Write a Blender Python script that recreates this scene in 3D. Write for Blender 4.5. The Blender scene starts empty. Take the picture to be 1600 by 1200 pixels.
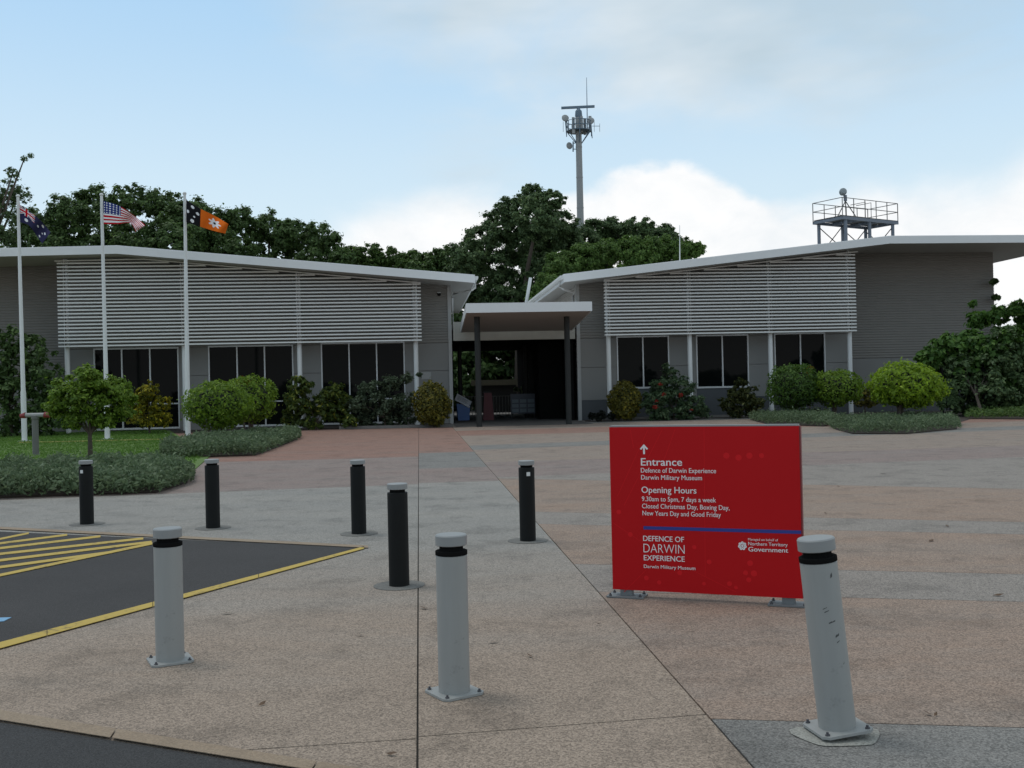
import bpy, bmesh, math, random
import numpy as np
from mathutils import Vector, Matrix
random.seed(7)
RNG = np.random.default_rng(7)
SC = bpy.context.scene
COL = SC.collection

# ------------------------------------------------------------------ camera
F = 1600.0                      # focal length in pixels of the 1600 px wide photo
ROLL, PITCH, EYE = 0.022, 5.0 / 1600.0, 1.6
_f = Vector((0, math.cos(PITCH), math.sin(PITCH)))
_r0 = Vector((1, 0, 0)); _u0 = Vector((0, -math.sin(PITCH), math.cos(PITCH)))
CR = math.cos(ROLL) * _r0 - math.sin(ROLL) * _u0
CU = math.sin(ROLL) * _r0 + math.cos(ROLL) * _u0
CAM = Vector((0, 0, EYE))
cd = bpy.data.cameras.new('camera'); cam = bpy.data.objects.new('camera', cd); COL.objects.link(cam)
cd.sensor_width = 36; cd.lens = 36 * F / 1600; cd.clip_end = 3000; cd.clip_start = 0.05
m = Matrix.Identity(4)
for i in range(3):
    m[i][0] = CR[i]; m[i][1] = CU[i]; m[i][2] = -_f[i]; m[i][3] = CAM[i]
cam.matrix_world = m
SC.camera = cam

# ------------------------------------------------------------------ light
SUN_EL, SUN_AZ = math.radians(66), math.radians(-60)      # azimuth from +Y towards +X
world = bpy.data.worlds.new('World'); SC.world = world; world.use_nodes = True
def build_world():
    nt = world.node_tree; nt.nodes.clear(); N = nt.nodes.new; L = nt.links.new
    out = N('ShaderNodeOutputWorld'); bg = N('ShaderNodeBackground'); bg.inputs[1].default_value = 0.1
    L(bg.outputs[0], out.inputs[0])
    sky = N('ShaderNodeTexSky'); sky.sky_type = 'NISHITA'; sky.sun_disc = False
    sky.sun_elevation = SUN_EL; sky.sun_rotation = SUN_AZ; sky.air_density = 1.0; sky.dust_density = 1.6; sky.ozone_density = 1.2
    tc = N('ShaderNodeTexCoord'); sep = N('ShaderNodeSeparateXYZ'); L(tc.outputs['Generated'], sep.inputs[0])
    def math_(op, a, b=None, c=None):
        n = N('ShaderNodeMath'); n.operation = op
        for i, v in enumerate((a, b, c)):
            if v is None: continue
            if isinstance(v, (int, float)): n.inputs[i].default_value = v
            else: L(v, n.inputs[i])
        return n.outputs[0]
    az = math_('ARCTAN2', sep.outputs[0], sep.outputs[1]); el = math_('ARCSINE', sep.outputs[2])
    def ramp(fac, stops, interp='B_SPLINE'):
        n = N('ShaderNodeValToRGB'); cr = n.color_ramp; cr.interpolation = interp
        while len(cr.elements) < len(stops): cr.elements.new(0.5)
        for e, (p, v) in zip(cr.elements, stops):
            e.position = p; e.color = (v, v, v, 1)
        L(fac, n.inputs[0]); return n.outputs[0]
    def noise(scale, detail, rough, vec=None, dist=0.0):
        n = N('ShaderNodeTexNoise'); n.inputs['Scale'].default_value = scale; n.inputs['Detail'].default_value = detail
        n.inputs['Roughness'].default_value = rough; n.inputs['Distortion'].default_value = dist
        L(vec if vec is not None else tc.outputs['Generated'], n.inputs['Vector']); return n.outputs[0]
    # map azimuth -1..1 -> 0..1
    azn = math_('MULTIPLY_ADD', az, 0.5, 0.5)
    A = lambda px: 0.5 + 0.5 * (px - 800) / 1600.0
    # low cumulus bank: top edge elevation along the azimuth
    e1 = ramp(azn, [(0.0, .12), (A(0), .13), (A(430), .125), (A(560), .172), (A(640), .19), (A(720), .19), (A(860), .18), (A(960), .198), (A(1060), .208),
                    (A(1150), .185), (A(1215), .158), (A(1330), .175), (A(1500), .182), (A(1600), .19), (1.0, .16)], 'CARDINAL')
    mp = N('ShaderNodeMapping'); mp.inputs['Scale'].default_value = (1, 1, 1.6); L(tc.outputs['Generated'], mp.inputs[0])
    n1 = noise(9, 7, .55, mp.outputs[0], .2)
    d1 = math_('ADD', math_('SUBTRACT', e1, el), math_('MULTIPLY', math_('SUBTRACT', n1, .5), .075))
    soft = ramp(azn, [(0.0, .09), (A(480), .08), (A(620), .045), (A(880), .016), (A(1180), .012), (A(1280), .04), (1.0, .07)], 'LINEAR')
    k1 = math_('DIVIDE', d1, soft); m1n = N('ShaderNodeMapRange'); m1n.interpolation_type = 'SMOOTHSTEP'
    L(k1, m1n.inputs[0]); m1n.inputs[1].default_value = -.4; m1n.inputs[2].default_value = .9
    m1 = m1n.outputs[0]
    # high thin cloud
    e2 = ramp(azn, [(0.0, .50), (A(0), .47), (A(330), .40), (A(480), .335), (A(700), .275), (A(900), .255), (A(1250), .255), (A(1450), .275), (A(1600), .31), (1.0, .34)], 'CARDINAL')
    mp2 = N('ShaderNodeMapping'); mp2.inputs['Scale'].default_value = (1.0, 1.0, 2.6); mp2.inputs['Rotation'].default_value = (0, .25, 0); L(tc.outputs['Generated'], mp2.inputs[0])
    n2 = noise(3.2, 7, .55, mp2.outputs[0], .35)
    d2 = math_('ADD', math_('SUBTRACT', el, e2), math_('MULTIPLY', math_('SUBTRACT', n2, .5), .36))
    m2n = N('ShaderNodeMapRange'); m2n.interpolation_type = 'SMOOTHSTEP'; L(d2, m2n.inputs[0]); m2n.inputs[1].default_value = -.05; m2n.inputs[2].default_value = .10
    m2 = math_('MULTIPLY', m2n.outputs[0], .86)
    n3 = noise(2.0, 5, .55, mp2.outputs[0], .2)
    def mix(f, a, b):
        n = N('ShaderNodeMix'); n.data_type = 'RGBA'; L(f, n.inputs[0])
        for s, v in ((6, a), (7, b)):
            if isinstance(v, tuple): n.inputs[s].default_value = v
            else: L(v, n.inputs[s])
        return n.outputs[2]
    hm = N('ShaderNodeMapRange'); L(n3, hm.inputs[0]); hm.inputs[1].default_value = .38; hm.inputs[2].default_value = .62
    hi = mix(hm.outputs[0], (5.3, 6.4, 7.1, 1), (8.3, 8.8, 9.1, 1))
    n4 = noise(14, 6, .6, mp.outputs[0], .3)
    lm = N('ShaderNodeMapRange'); L(n4, lm.inputs[0]); lm.inputs[1].default_value = .3; lm.inputs[2].default_value = .65
    lo = mix(lm.outputs[0], (8.7, 9.1, 9.4, 1), (10.2, 10.2, 10.2, 1))
    hz = N('ShaderNodeMapRange'); hz.interpolation_type = 'SMOOTHSTEP'; L(el, hz.inputs[0]); hz.inputs[1].default_value = .10; hz.inputs[2].default_value = .42
    # clear sky: nishita lightened by tropical haze
    base = mix(math_('MULTIPLY_ADD', math_('MAXIMUM', el, 0.0), -0.28, 0.93), sky.outputs[0], mix(hz.outputs[0], (7.4, 9.0, 9.9, 1), (4.5, 7.2, 9.9, 1)))
    L(mix(m1, mix(m2, base, hi), lo), bg.inputs[0])
build_world()
sl = bpy.data.lights.new('sun', 'SUN'); sl.energy = 0.9; sl.angle = math.radians(18); sl.color = (1, .96, .9)
sun = bpy.data.objects.new('sun', sl); COL.objects.link(sun)
_sd = Vector((math.sin(SUN_AZ) * math.cos(SUN_EL), math.cos(SUN_AZ) * math.cos(SUN_EL), math.sin(SUN_EL)))
sun.rotation_euler = (-_sd).to_track_quat('-Z', 'Y').to_euler()
vs = SC.view_settings; vs.view_transform = 'Standard'; vs.look = 'None'; vs.exposure = 0.0; vs.gamma = 1; vs.use_curve_mapping = False

# ------------------------------------------------------------------ pixel helpers (photo pixel -> place in the world)
def ray(px, py): return (_f + (px - 800) / F * CR + (600 - py) / F * CU)
def G(px, py, z=0.0):
    d = ray(px, py); t = (z - EYE) / d.z; p = CAM + d * t
    return Vector((p.x, p.y, z))
def AT(px, py, Y):
    d = ray(px, py); return CAM + d * (Y / d.y)
YAW = math.radians(5.2)
O = Vector((0, 46.0, 0)); UA = Vector((math.cos(YAW), math.sin(YAW), 0)); VA = Vector((-math.sin(YAW), math.cos(YAW), 0))
def BP(px, py, v):                       # -> (u, z) on the building plane at depth v
    d = ray(px, py); t = (O + VA * v - CAM).dot(VA) / d.dot(VA); p = CAM + d * t
    return (p - O).dot(UA), p.z
def UV(p): q = Vector((p[0], p[1], 0)) - O; return q.dot(UA), q.dot(VA)
def W(u, v, z=0.0): p = O + UA * u + VA * v; return Vector((p.x, p.y, z))

# ------------------------------------------------------------------ materials
MATS = {}
def new_mat(name):
    mt = bpy.data.materials.new(name); mt.use_nodes = True; MATS[name] = mt
    return mt, mt.node_tree, mt.node_tree.nodes['Principled BSDF']
def srgb(r, g, b):
    f = lambda c: (c / 255 / 12.92) if c / 255 <= .04045 else ((c / 255 + .055) / 1.055) ** 2.4
    return (f(r), f(g), f(b))
def paint(name, col, rough=.5, metal=0.0, var=.12, scale=3.0, spec=.5, dirt=0.0):
    if name in MATS: return MATS[name]
    mt, nt, b = new_mat(name); N = nt.nodes.new; L = nt.links.new
    tc = N('ShaderNodeTexCoord'); n = N('ShaderNodeTexNoise'); n.inputs['Scale'].default_value = scale; n.inputs['Detail'].default_value = 6
    L(tc.outputs['Object'], n.inputs['Vector'])
    mr = N('ShaderNodeMapRange'); mr.inputs[3].default_value = 1 - var; mr.inputs[4].default_value = 1 + var; L(n.outputs[0], mr.inputs[0])
    mx = N('ShaderNodeVectorMath'); mx.operation = 'SCALE'; mx.inputs[0].default_value = col; L(mr.outputs[0], mx.inputs['Scale'])
    L(mx.outputs[0], b.inputs['Base Color'])
    b.inputs['Roughness'].default_value = rough; b.inputs['Metallic'].default_value = metal; b.inputs['Specular IOR Level'].default_value = spec
    return mt
def leafmat(name, c1, c2, c3=None, rough=.55, trans=.42):
    if name in MATS: return MATS[name]
    mt, nt, b = new_mat(name); N = nt.nodes.new; L = nt.links.new
    g = N('ShaderNodeNewGeometry'); r = N('ShaderNodeValToRGB')
    r.color_ramp.elements[0].color = (*c1, 1); r.color_ramp.elements[1].color = (*c2, 1)
    if c3: e = r.color_ramp.elements.new(.88); e.color = (*c2, 1); r.color_ramp.elements[-1].color = (*c3, 1)
    L(g.outputs['Random Per Island'], r.inputs[0])
    tc = N('ShaderNodeTexCoord'); n = N('ShaderNodeTexNoise'); n.inputs['Scale'].default_value = .9; n.inputs['Detail'].default_value = 3
    L(tc.outputs['Object'], n.inputs['Vector'])
    mr = N('ShaderNodeMapRange'); mr.inputs[3].default_value = .6; mr.inputs[4].default_value = 1.4; L(n.outputs[0], mr.inputs[0])
    mx = N('ShaderNodeVectorMath'); mx.operation = 'SCALE'; L(r.outputs[0], mx.inputs[0]); L(mr.outputs[0], mx.inputs['Scale'])
    L(mx.outputs[0], b.inputs['Base Color']); b.inputs['Roughness'].default_value = rough; b.inputs['Specular IOR Level'].default_value = .3
    t = N('ShaderNodeBsdfTranslucent'); L(mx.outputs[0], t.inputs[0]); ms = N('ShaderNodeMixShader'); ms.inputs[0].default_value = trans
    o = nt.nodes['Material Output']; L(b.outputs[0], ms.inputs[1]); L(t.outputs[0], ms.inputs[2]); L(ms.outputs[0], o.inputs[0])
    return mt
def concrete(name, ca, cb, speck=.42, blot=1.0, near=None):
    if name in MATS: return MATS[name]
    mt, nt, b = new_mat(name); N = nt.nodes.new; L = nt.links.new
    g = N('ShaderNodeNewGeometry'); pos = g.outputs['Position']
    def noise(s, d=5, r=.6, vec=None):
        n = N('ShaderNodeTexNoise'); n.inputs['Scale'].default_value = s; n.inputs['Detail'].default_value = d; n.inputs['Roughness'].default_value = r
        L(vec or pos, n.inputs['Vector']); return n.outputs[0]
    mp = N('ShaderNodeMapping'); mp.inputs['Scale'].default_value = (.35, 1.5, 1); L(pos, mp.inputs[0])
    n1 = noise(.8, 6, .6, mp.outputs[0]); n2 = noise(5, 6, .65)
    a = N('ShaderNodeMath'); a.operation = 'MULTIPLY_ADD'; a.inputs[1].default_value = .35; L(n2, a.inputs[0]); L(n1, a.inputs[2])
    mr = N('ShaderNodeMapRange'); mr.inputs[1].default_value = .45; mr.inputs[2].default_value = .9; L(a.outputs[0], mr.inputs[0])
    mx = N('ShaderNodeMix'); mx.data_type = 'RGBA'; mx.inputs[6].default_value = (*ca, 1); mx.inputs[7].default_value = (*cb, 1); L(mr.outputs[0], mx.inputs[0])
    if near:                                    # dustier, warmer paving towards the road
        sy = N('ShaderNodeSeparateXYZ'); L(pos, sy.inputs[0]); ay = N('ShaderNodeMath'); ay.operation = 'MULTIPLY_ADD'; ay.inputs[1].default_value = 5.0; L(n1, ay.inputs[0]); L(sy.outputs[1], ay.inputs[2])
        my = N('ShaderNodeMapRange'); my.inputs[1].default_value = 13.5; my.inputs[2].default_value = 8.5; L(ay.outputs[0], my.inputs[0])
        m9 = N('ShaderNodeMix'); m9.data_type = 'RGBA'; m9.inputs[7].default_value = (*near, 1); L(my.outputs[0], m9.inputs[0]); L(mx.outputs[2], m9.inputs[6]); mx = m9
    # exposed pebbles
    v = N('ShaderNodeTexVoronoi'); v.inputs['Scale'].default_value = 125; L(pos, v.inputs['Vector'])
    sv = N('ShaderNodeSeparateColor'); L(v.outputs['Color'], sv.inputs[0])
    m2 = N('ShaderNodeMapRange'); m2.inputs[3].default_value = 1 - speck; m2.inputs[4].default_value = 1 + speck; L(sv.outputs[0], m2.inputs[0])
    # dark stains
    n3 = noise(1.7, 8, .7); m3 = N('ShaderNodeMapRange'); m3.inputs[1].default_value = .36; m3.inputs[2].default_value = .5; m3.inputs[3].default_value = 1 - .24 * blot; m3.inputs[4].default_value = 1; L(n3, m3.inputs[0])
    k = N('ShaderNodeMath'); k.operation = 'MULTIPLY'; L(m2.outputs[0], k.inputs[0]); L(m3.outputs[0], k.inputs[1])
    s = N('ShaderNodeVectorMath'); s.operation = 'SCALE'; L(mx.outputs[2], s.inputs[0]); L(k.outputs[0], s.inputs['Scale'])
    L(s.outputs[0], b.inputs['Base Color']); b.inputs['Roughness'].default_value = .85; b.inputs['Specular IOR Level'].default_value = .25
    bp = N('ShaderNodeBump'); bp.inputs['Strength'].default_value = .35; bp.inputs['Distance'].default_value = .004; L(v.outputs['Distance'], bp.inputs['Height']); L(bp.outputs[0], b.inputs['Normal'])
    return mt
def asphalt(name, col):
    if name in MATS: return MATS[name]
    mt, nt, b = new_mat(name); N = nt.nodes.new; L = nt.links.new
    g = N('ShaderNodeNewGeometry'); pos = g.outputs['Position']
    n = N('ShaderNodeTexNoise'); n.inputs['Scale'].default_value = 160; n.inputs['Detail'].default_value = 4; L(pos, n.inputs['Vector'])
    n2 = N('ShaderNodeTexNoise'); n2.inputs['Scale'].default_value = 1.1; n2.inputs['Detail'].default_value = 7; L(pos, n2.inputs['Vector'])
    m1 = N('ShaderNodeMapRange'); m1.inputs[1].default_value = .3; m1.inputs[2].default_value = .72; m1.inputs[3].default_value = .55; m1.inputs[4].default_value = 1.6; L(n.outputs[0], m1.inputs[0])
    m2 = N('ShaderNodeMapRange'); m2.inputs[3].default_value = .8; m2.inputs[4].default_value = 1.2; L(n2.outputs[0], m2.inputs[0])
    k = N('ShaderNodeMath'); k.operation = 'MULTIPLY'; L(m1.outputs[0], k.inputs[0]); L(m2.outputs[0], k.inputs[1])
    s = N('ShaderNodeVectorMath'); s.operation = 'SCALE'; s.inputs[0].default_value = col; L(k.outputs[0], s.inputs['Scale']); L(s.outputs[0], b.inputs['Base Color'])
    b.inputs['Roughness'].default_value = .9; b.inputs['Specular IOR Level'].default_value = .2
    bp = N('ShaderNodeBump'); bp.inputs['Strength'].default_value = .5; bp.inputs['Distance'].default_value = .004; L(n.outputs[0], bp.inputs['Height']); L(bp.outputs[0], b.inputs['Normal'])
    return mt
WHITE = paint('white_paint', (.62, .63, .62), .45, var=.05)
SLATW = paint('slat_paint', (.66, .66, .64), .45, var=.05)
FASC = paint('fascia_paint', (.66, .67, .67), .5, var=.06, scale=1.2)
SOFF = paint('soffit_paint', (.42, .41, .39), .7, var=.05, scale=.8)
CANSOF = paint('canopy_soffit_bounce', (.42, .375, .345), .7, var=.07, scale=.8)  # reddish bounce light on the underside is mixed into this colour
CLAD = paint('grey_cladding', (.185, .176, .16), .6, var=.06, scale=1.5, spec=.2)
PANEL = paint('grey_wall_panel', (.185, .182, .172), .7, var=.08, scale=1.0)
PLINTH = paint('dark_plinth_paint', (.05, .055, .06), .6, var=.12)
ALU = paint('window_aluminium', (.48, .49, .49), .4, metal=.2, var=.05)
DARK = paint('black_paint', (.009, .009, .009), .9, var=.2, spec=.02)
DKGREY = paint('charcoal_steel', (.026, .027, .026), .6, var=.15, spec=.2)
STEEL = paint('galvanised_steel', (.17, .18, .185), .55, metal=.3, var=.15, scale=9)
BLUEST = paint('blue_grey_steel', (.11, .13, .16), .5, var=.15)
GLASS = paint('tinted_window_glass', (.004, .005, .005), .05, var=.2, spec=.06)
BARK = paint('tree_bark', (.07, .055, .042), .9, var=.4, scale=8)
SOIL = paint('garden_soil', (.035, .024, .018), .95, var=.4, scale=4)
JOINT = paint('joint_dark', (.04, .035, .03), .95)

# ------------------------------------------------------------------ mesh helpers
def tag(o, label=None, cat=None, group=None, kind=None):
    if label: o['label'] = label
    if cat: o['category'] = cat
    if group: o['group'] = group
    if kind: o['kind'] = kind
    return o
def empty(name, loc=(0, 0, 0), rz=0.0):
    o = bpy.data.objects.new(name, None); COL.objects.link(o); o.location = loc; o.rotation_euler = (0, 0, rz); o.empty_display_size = .2
    return o
class MB:
    def __init__(s): s.v = []; s.f = []; s.mi = []
    def quad(s, *p, mi=0):
        n = len(s.v); s.v += [tuple(q) for q in p]; s.f.append(tuple(range(n, n + len(p)))); s.mi.append(mi); return s
    def box(s, x0, x1, y0, y1, z0, z1):
        n = len(s.v); s.v += [(x, y, z) for z in (z0, z1) for y in (y0, y1) for x in (x0, x1)]
        for f in ((0, 2, 3, 1), (4, 5, 7, 6), (0, 1, 5, 4), (2, 6, 7, 3), (0, 4, 6, 2), (1, 3, 7, 5)):
            s.f.append(tuple(n + i for i in f)); s.mi.append(0)
        return s
    def prism(s, poly, axis, a, b):      # poly: 2-D points, extruded along axis from a to b
        k = len(poly); n = len(s.v)
        for t in (a, b):
            for p in poly:
                s.v.append({'z': (p[0], p[1], t), 'y': (p[0], t, p[1]), 'x': (t, p[0], p[1])}[axis])
        s.f.append(tuple(n + i for i in range(k))); s.f.append(tuple(n + k + i for i in reversed(range(k)))); s.mi += [0, 0]
        for i in range(k):
            j = (i + 1) % k; s.f.append((n + j, n + i, n + k + i, n + k + j)); s.mi.append(0)
        return s
    def tube(s, pts, rad, seg=10, cap=True):
        pts = [Vector(p) for p in pts]; rad = rad if isinstance(rad, (list, tuple)) else [rad] * len(pts); n = len(s.v)
        for i, p in enumerate(pts):
            d = (pts[min(i + 1, len(pts) - 1)] - pts[max(i - 1, 0)]).normalized()
            a = d.orthogonal().normalized() if abs(d.z) < .99 else Vector((1, 0, 0)); a = (a - d * a.dot(d)).normalized(); b = d.cross(a)
            for k in range(seg):
                t = 2 * math.pi * k / seg; s.v.append(tuple(p + (a * math.cos(t) + b * math.sin(t)) * rad[i]))
        for i in range(len(pts) - 1):
            for k in range(seg):
                k2 = (k + 1) % seg; s.f.append((n + i * seg + k, n + i * seg + k2, n + (i + 1) * seg + k2, n + (i + 1) * seg + k)); s.mi.append(0)
        if cap:
            s.f.append(tuple(n + k for k in reversed(range(seg)))); s.f.append(tuple(n + (len(pts) - 1) * seg + k for k in range(seg))); s.mi += [0, 0]
        return s
    def lathe(s, prof, seg=32, c=(0, 0)):  # prof: (r, z)
        n = len(s.v)
        for r, z in prof:
            for k in range(seg):
                t = 2 * math.pi * k / seg; s.v.append((c[0] + r * math.cos(t), c[1] + r * math.sin(t), z))
        for i in range(len(prof) - 1):
            for k in range(seg):
                k2 = (k + 1) % seg; s.f.append((n + i * seg + k, n + i * seg + k2, n + (i + 1) * seg + k2, n + (i + 1) * seg + k)); s.mi.append(0)
        s.f.append(tuple(n + k for k in reversed(range(seg)))); s.f.append(tuple(n + (len(prof) - 1) * seg + k for k in range(seg))); s.mi += [0, 0]
        return s
    def mesh(s, name, mats, smooth=False):
        me = bpy.data.meshes.new(name); me.from_pydata(s.v, [], s.f)
        for mt in (mats if isinstance(mats, (list, tuple)) else [mats]): me.materials.append(mt)
        if any(s.mi): me.polygons.foreach_set('material_index', s.mi)
        bm = bmesh.new(); bm.from_mesh(me); bmesh.ops.recalc_face_normals(bm, faces=bm.faces); bm.to_mesh(me); bm.free()
        if smooth:
            me.polygons.foreach_set('use_smooth', [True] * len(me.polygons))
            try: me.set_sharp_from_angle(angle=math.radians(35))
            except Exception: pass
        return me
    def build(s, name, mats, parent=None, smooth=False, loc=None, rz=None):
        o = bpy.data.objects.new(name, s.mesh(name, mats, smooth)); COL.objects.link(o); o.parent = parent
        if loc is not None: o.location = loc
        if rz is not None: o.rotation_euler = (0, 0, rz)
        return o
def link(name, me, parent=None, loc=None, rot=None):
    o = bpy.data.objects.new(name, me); COL.objects.link(o); o.parent = parent
    if loc is not None: o.location = loc
    if rot is not None: o.rotation_euler = rot
    return o
def sheet(name, pts, z, mat, parent=None, thick=0.0):
    mb = MB()
    if thick: mb.prism([(p[0], p[1]) for p in pts], 'z', z - thick, z)
    else: mb.quad(*[(p[0], p[1], z) for p in pts])
    return mb.build(name, mat, parent)

# ------------------------------------------------------------------ foliage helpers
def leaves_mesh(name, P, Nrm, size, aspect, mat):
    """one small pointed quad for each leaf"""
    n = len(P); Nrm = Nrm / (np.linalg.norm(Nrm, axis=1, keepdims=True) + 1e-9)
    r = RNG.normal(size=(n, 3)); T = np.cross(Nrm, r); T /= (np.linalg.norm(T, axis=1, keepdims=True) + 1e-9); B = np.cross(Nrm, T)
    s = (size * RNG.uniform(.6, 1.35, n))[:, None]; w = s * aspect
    V = np.empty((n, 4, 3)); V[:, 0] = P - T * s * .5; V[:, 1] = P + B * w * .5 + Nrm * s * .06; V[:, 2] = P + T * s * .5 - Nrm * s * .12; V[:, 3] = P - B * w * .5 + Nrm * s * .06
    me = bpy.data.meshes.new(name); me.vertices.add(4 * n); me.vertices.foreach_set('co', V.ravel().astype(np.float32))
    me.loops.add(4 * n); me.loops.foreach_set('vertex_index', np.arange(4 * n, dtype=np.int32))
    me.polygons.add(n); me.polygons.foreach_set('loop_start', np.arange(0, 4 * n, 4, dtype=np.int32)); me.polygons.foreach_set('loop_total', np.full(n, 4, dtype=np.int32))
    me.materials.append(mat); me.update(); me.validate(); return me
def rdir(n):
    d = RNG.normal(size=(n, 3)); return d / np.linalg.norm(d, axis=1, keepdims=True)
def clumps(blobs, total, sub=.38, nsub=16, shell=.6, flat=.8):
    nsub = int(nsub * 3.2); sub = sub * .58; shell = shell * .75
    """leaf positions and normals: every blob gets clumps on its surface, every clump its leaves"""
    P = []; Nn = []; area = sum(b[3] ** 2 for b in blobs)
    for bx_, by_, bz_, r in blobs:
        c = np.array((bx_, by_, bz_)); n = max(20, int(total * r * r / area)); d = rdir(nsub)
        sc = c + d * (r * RNG.uniform(shell, 1.0, nsub))[:, None] * np.array((1, 1, flat)); sr = r * sub * RNG.uniform(.7, 1.3, nsub)
        k = RNG.integers(0, nsub, n); dd = rdir(n); rad = np.abs(RNG.normal(scale=.62, size=n))
        P.append(sc[k] + dd * (sr[k] * rad)[:, None] * np.array((1, 1, .75)))
        Nn.append(dd * .8 + d[k] * .5 + np.array((0, 0, .6)) + RNG.normal(scale=.45, size=(n, 3)))
    return np.concatenate(P), np.concatenate(Nn)
def tree(name, base, blobs, nleaf, size, mat, label, cat='tree', group=None, trunk_r=.25, nlimb=6, aspect=.55, sub=.38, nsub=16, shell=.6, flat=.8, part='crown', zmin=None):
    root = empty(name, base); b = Vector(base)
    P, Nn = clumps(blobs, nleaf, sub, nsub, shell, flat)
    if zmin is not None: k = P[:, 2] > zmin; P = P[k]; Nn = Nn[k]
    link(part, leaves_mesh(part, P - np.array(b), Nn, size, aspect, mat), root)
    mb = MB(); top = Vector(max(blobs, key=lambda q: q[3])[:3]) - b
    fork = Vector((top.x * .25, top.y * .25, max(.15, top.z * .45)))
    mb.tube([(0, 0, -.05), fork * .5 + Vector((.1 * trunk_r, 0, 0)), fork], [trunk_r, trunk_r * .8, trunk_r * .65], 9)
    for q in sorted(blobs, key=lambda q: -q[3])[:nlimb]:
        e = Vector(q[:3]) - b; mid = fork.lerp(e, .5) + Vector((0, 0, .1 * (e - fork).length))
        mb.tube([fork, mid, e], [trunk_r * .5, trunk_r * .3, trunk_r * .1], 6)
    mb.build('trunk' if cat == 'tree' else 'stem', BARK, root, True)
    return tag(root, label, cat, group)
def px_blobs(lst, Y, jitter=0.0):
    out = []
    for x, y, r in lst:
        yy = Y + random.uniform(-jitter, jitter); p = AT(x, y, yy); out.append((p.x, p.y, p.z, r * yy / F))
    return out

# ================================================================== GROUND
sheet('ground', [(-400, -60), (400, -60), (400, 700), (-400, 700)], -.05, paint('dry_earth', (.12, .10, .07), .95, var=.35, scale=.3)).__setitem__('kind', 'structure')
plaza = sheet('plaza', [W(-40, -47), W(40, -47), W(40, 30), W(-40, 30)], -.012, JOINT); plaza['kind'] = 'structure'
C_GREY = concrete('aggregate_grey', (.225, .214, .196), (.265, .246, .220), near=(.272, .212, .165))
C_DGREY = concrete('aggregate_dark_grey', (.165, .158, .147), (.20, .188, .172))
C_BROWN = concrete('aggregate_brown', (.275, .192, .142), (.240, .192, .158))
C_PINK = concrete('aggregate_pinkish', (.225, .168, .148), (.220, .182, .162))
C_RED = concrete('aggregate_red', (.255, .140, .105), (.225, .148, .120))
C_TAN = concrete('aggregate_tan', (.265, .212, .165), (.240, .195, .160))
C_GREYP = concrete('aggregate_grey_pink', (.225, .198, .174), (.245, .215, .188))
C_PALEBR = concrete('aggregate_pale_brown', (.255, .195, .155), (.235, .195, .165))
j1u = (UV(G(655, 668))[0] + UV(G(646, 1150))[0]) / 2
j2u = (UV(G(712, 680))[0] + UV(G(1170, 1160))[0] + UV(G(960, 940))[0]) / 3
def vrow(px, py): return UV(G(px, py))[1]
def slabs(u0, u1, rows):
    """rows: line through two photo points, material of the slab on its near side; the first row is the far edge"""
    L_ = []
    for p, q, mt in rows:
        if isinstance(p, (int, float)): L_.append((p, q, mt)); continue
        (ua, va), (ub, vb) = UV(G(*p)), UV(G(*q)); k = (vb - va) / (ub - ua) if abs(ub - ua) > .01 else 0.0
        k = max(-.6, min(.6, k)); L_.append((va + k * (u0 - ua), va + k * (u1 - ua), mt))
    for i in range(1, len(L_)): L_[i] = (min(L_[i][0], L_[i - 1][0] - .05), min(L_[i][1], L_[i - 1][1] - .05), L_[i][2])
    for (a0, a1, mt), (b0, b1, _) in zip(L_, L_[1:]):
        g = .005
        pts = [W(u0 + g, a0 - g), W(u1 - g, a1 - g), W(u1 - g, b1 + g), W(u0 + g, b0 + g)]
        sheet('slab', [(p.x, p.y) for p in reversed(pts)], 0.0, mt, plaza, .012)
H_ = lambda px, py, mt: ((px, py), (px, py), mt)
slabs(-32, j1u, [(20, 20, C_DGREY), H_(600, 668, C_RED), H_(560, 716, C_PINK), ((250, 772), (640, 757), C_GREY), ((380, 1172), (640, 1155), C_GREY), (-47, -47, C_GREY)])
slabs(j1u, j2u, [(20, 20, C_DGREY), H_(690, 668, C_RED), H_(690, 707, C_DGREY), H_(700, 731, C_PINK), H_(720, 753, C_GREY), ((900, 1132), (1132, 1114), C_GREY), (-47, -47, C_GREY)])
slabs(j2u, 36, [(20, 20, C_DGREY), H_(800, 664, C_PALEBR), H_(800, 671, C_RED), H_(800, 679, C_PALEBR), ((880, 690), (1500, 663), C_DGREY), ((900, 697), (1600, 671), C_PALEBR), ((900, 718), (1600, 696), C_PINK),
                ((900, 741), (1600, 714), C_GREYP), ((1000, 752), (1500, 762), C_BROWN), ((1000, 792), (1500, 771), C_GREYP), ((1000, 812), (1600, 787), C_BROWN), ((1000, 876), (1600, 847), C_GREYP),
                ((1000, 922), (1600, 900), C_BROWN), ((1140, 1121), (1590, 1087), C_DGREY), (-47, -47, C_GREYP)])
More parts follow.
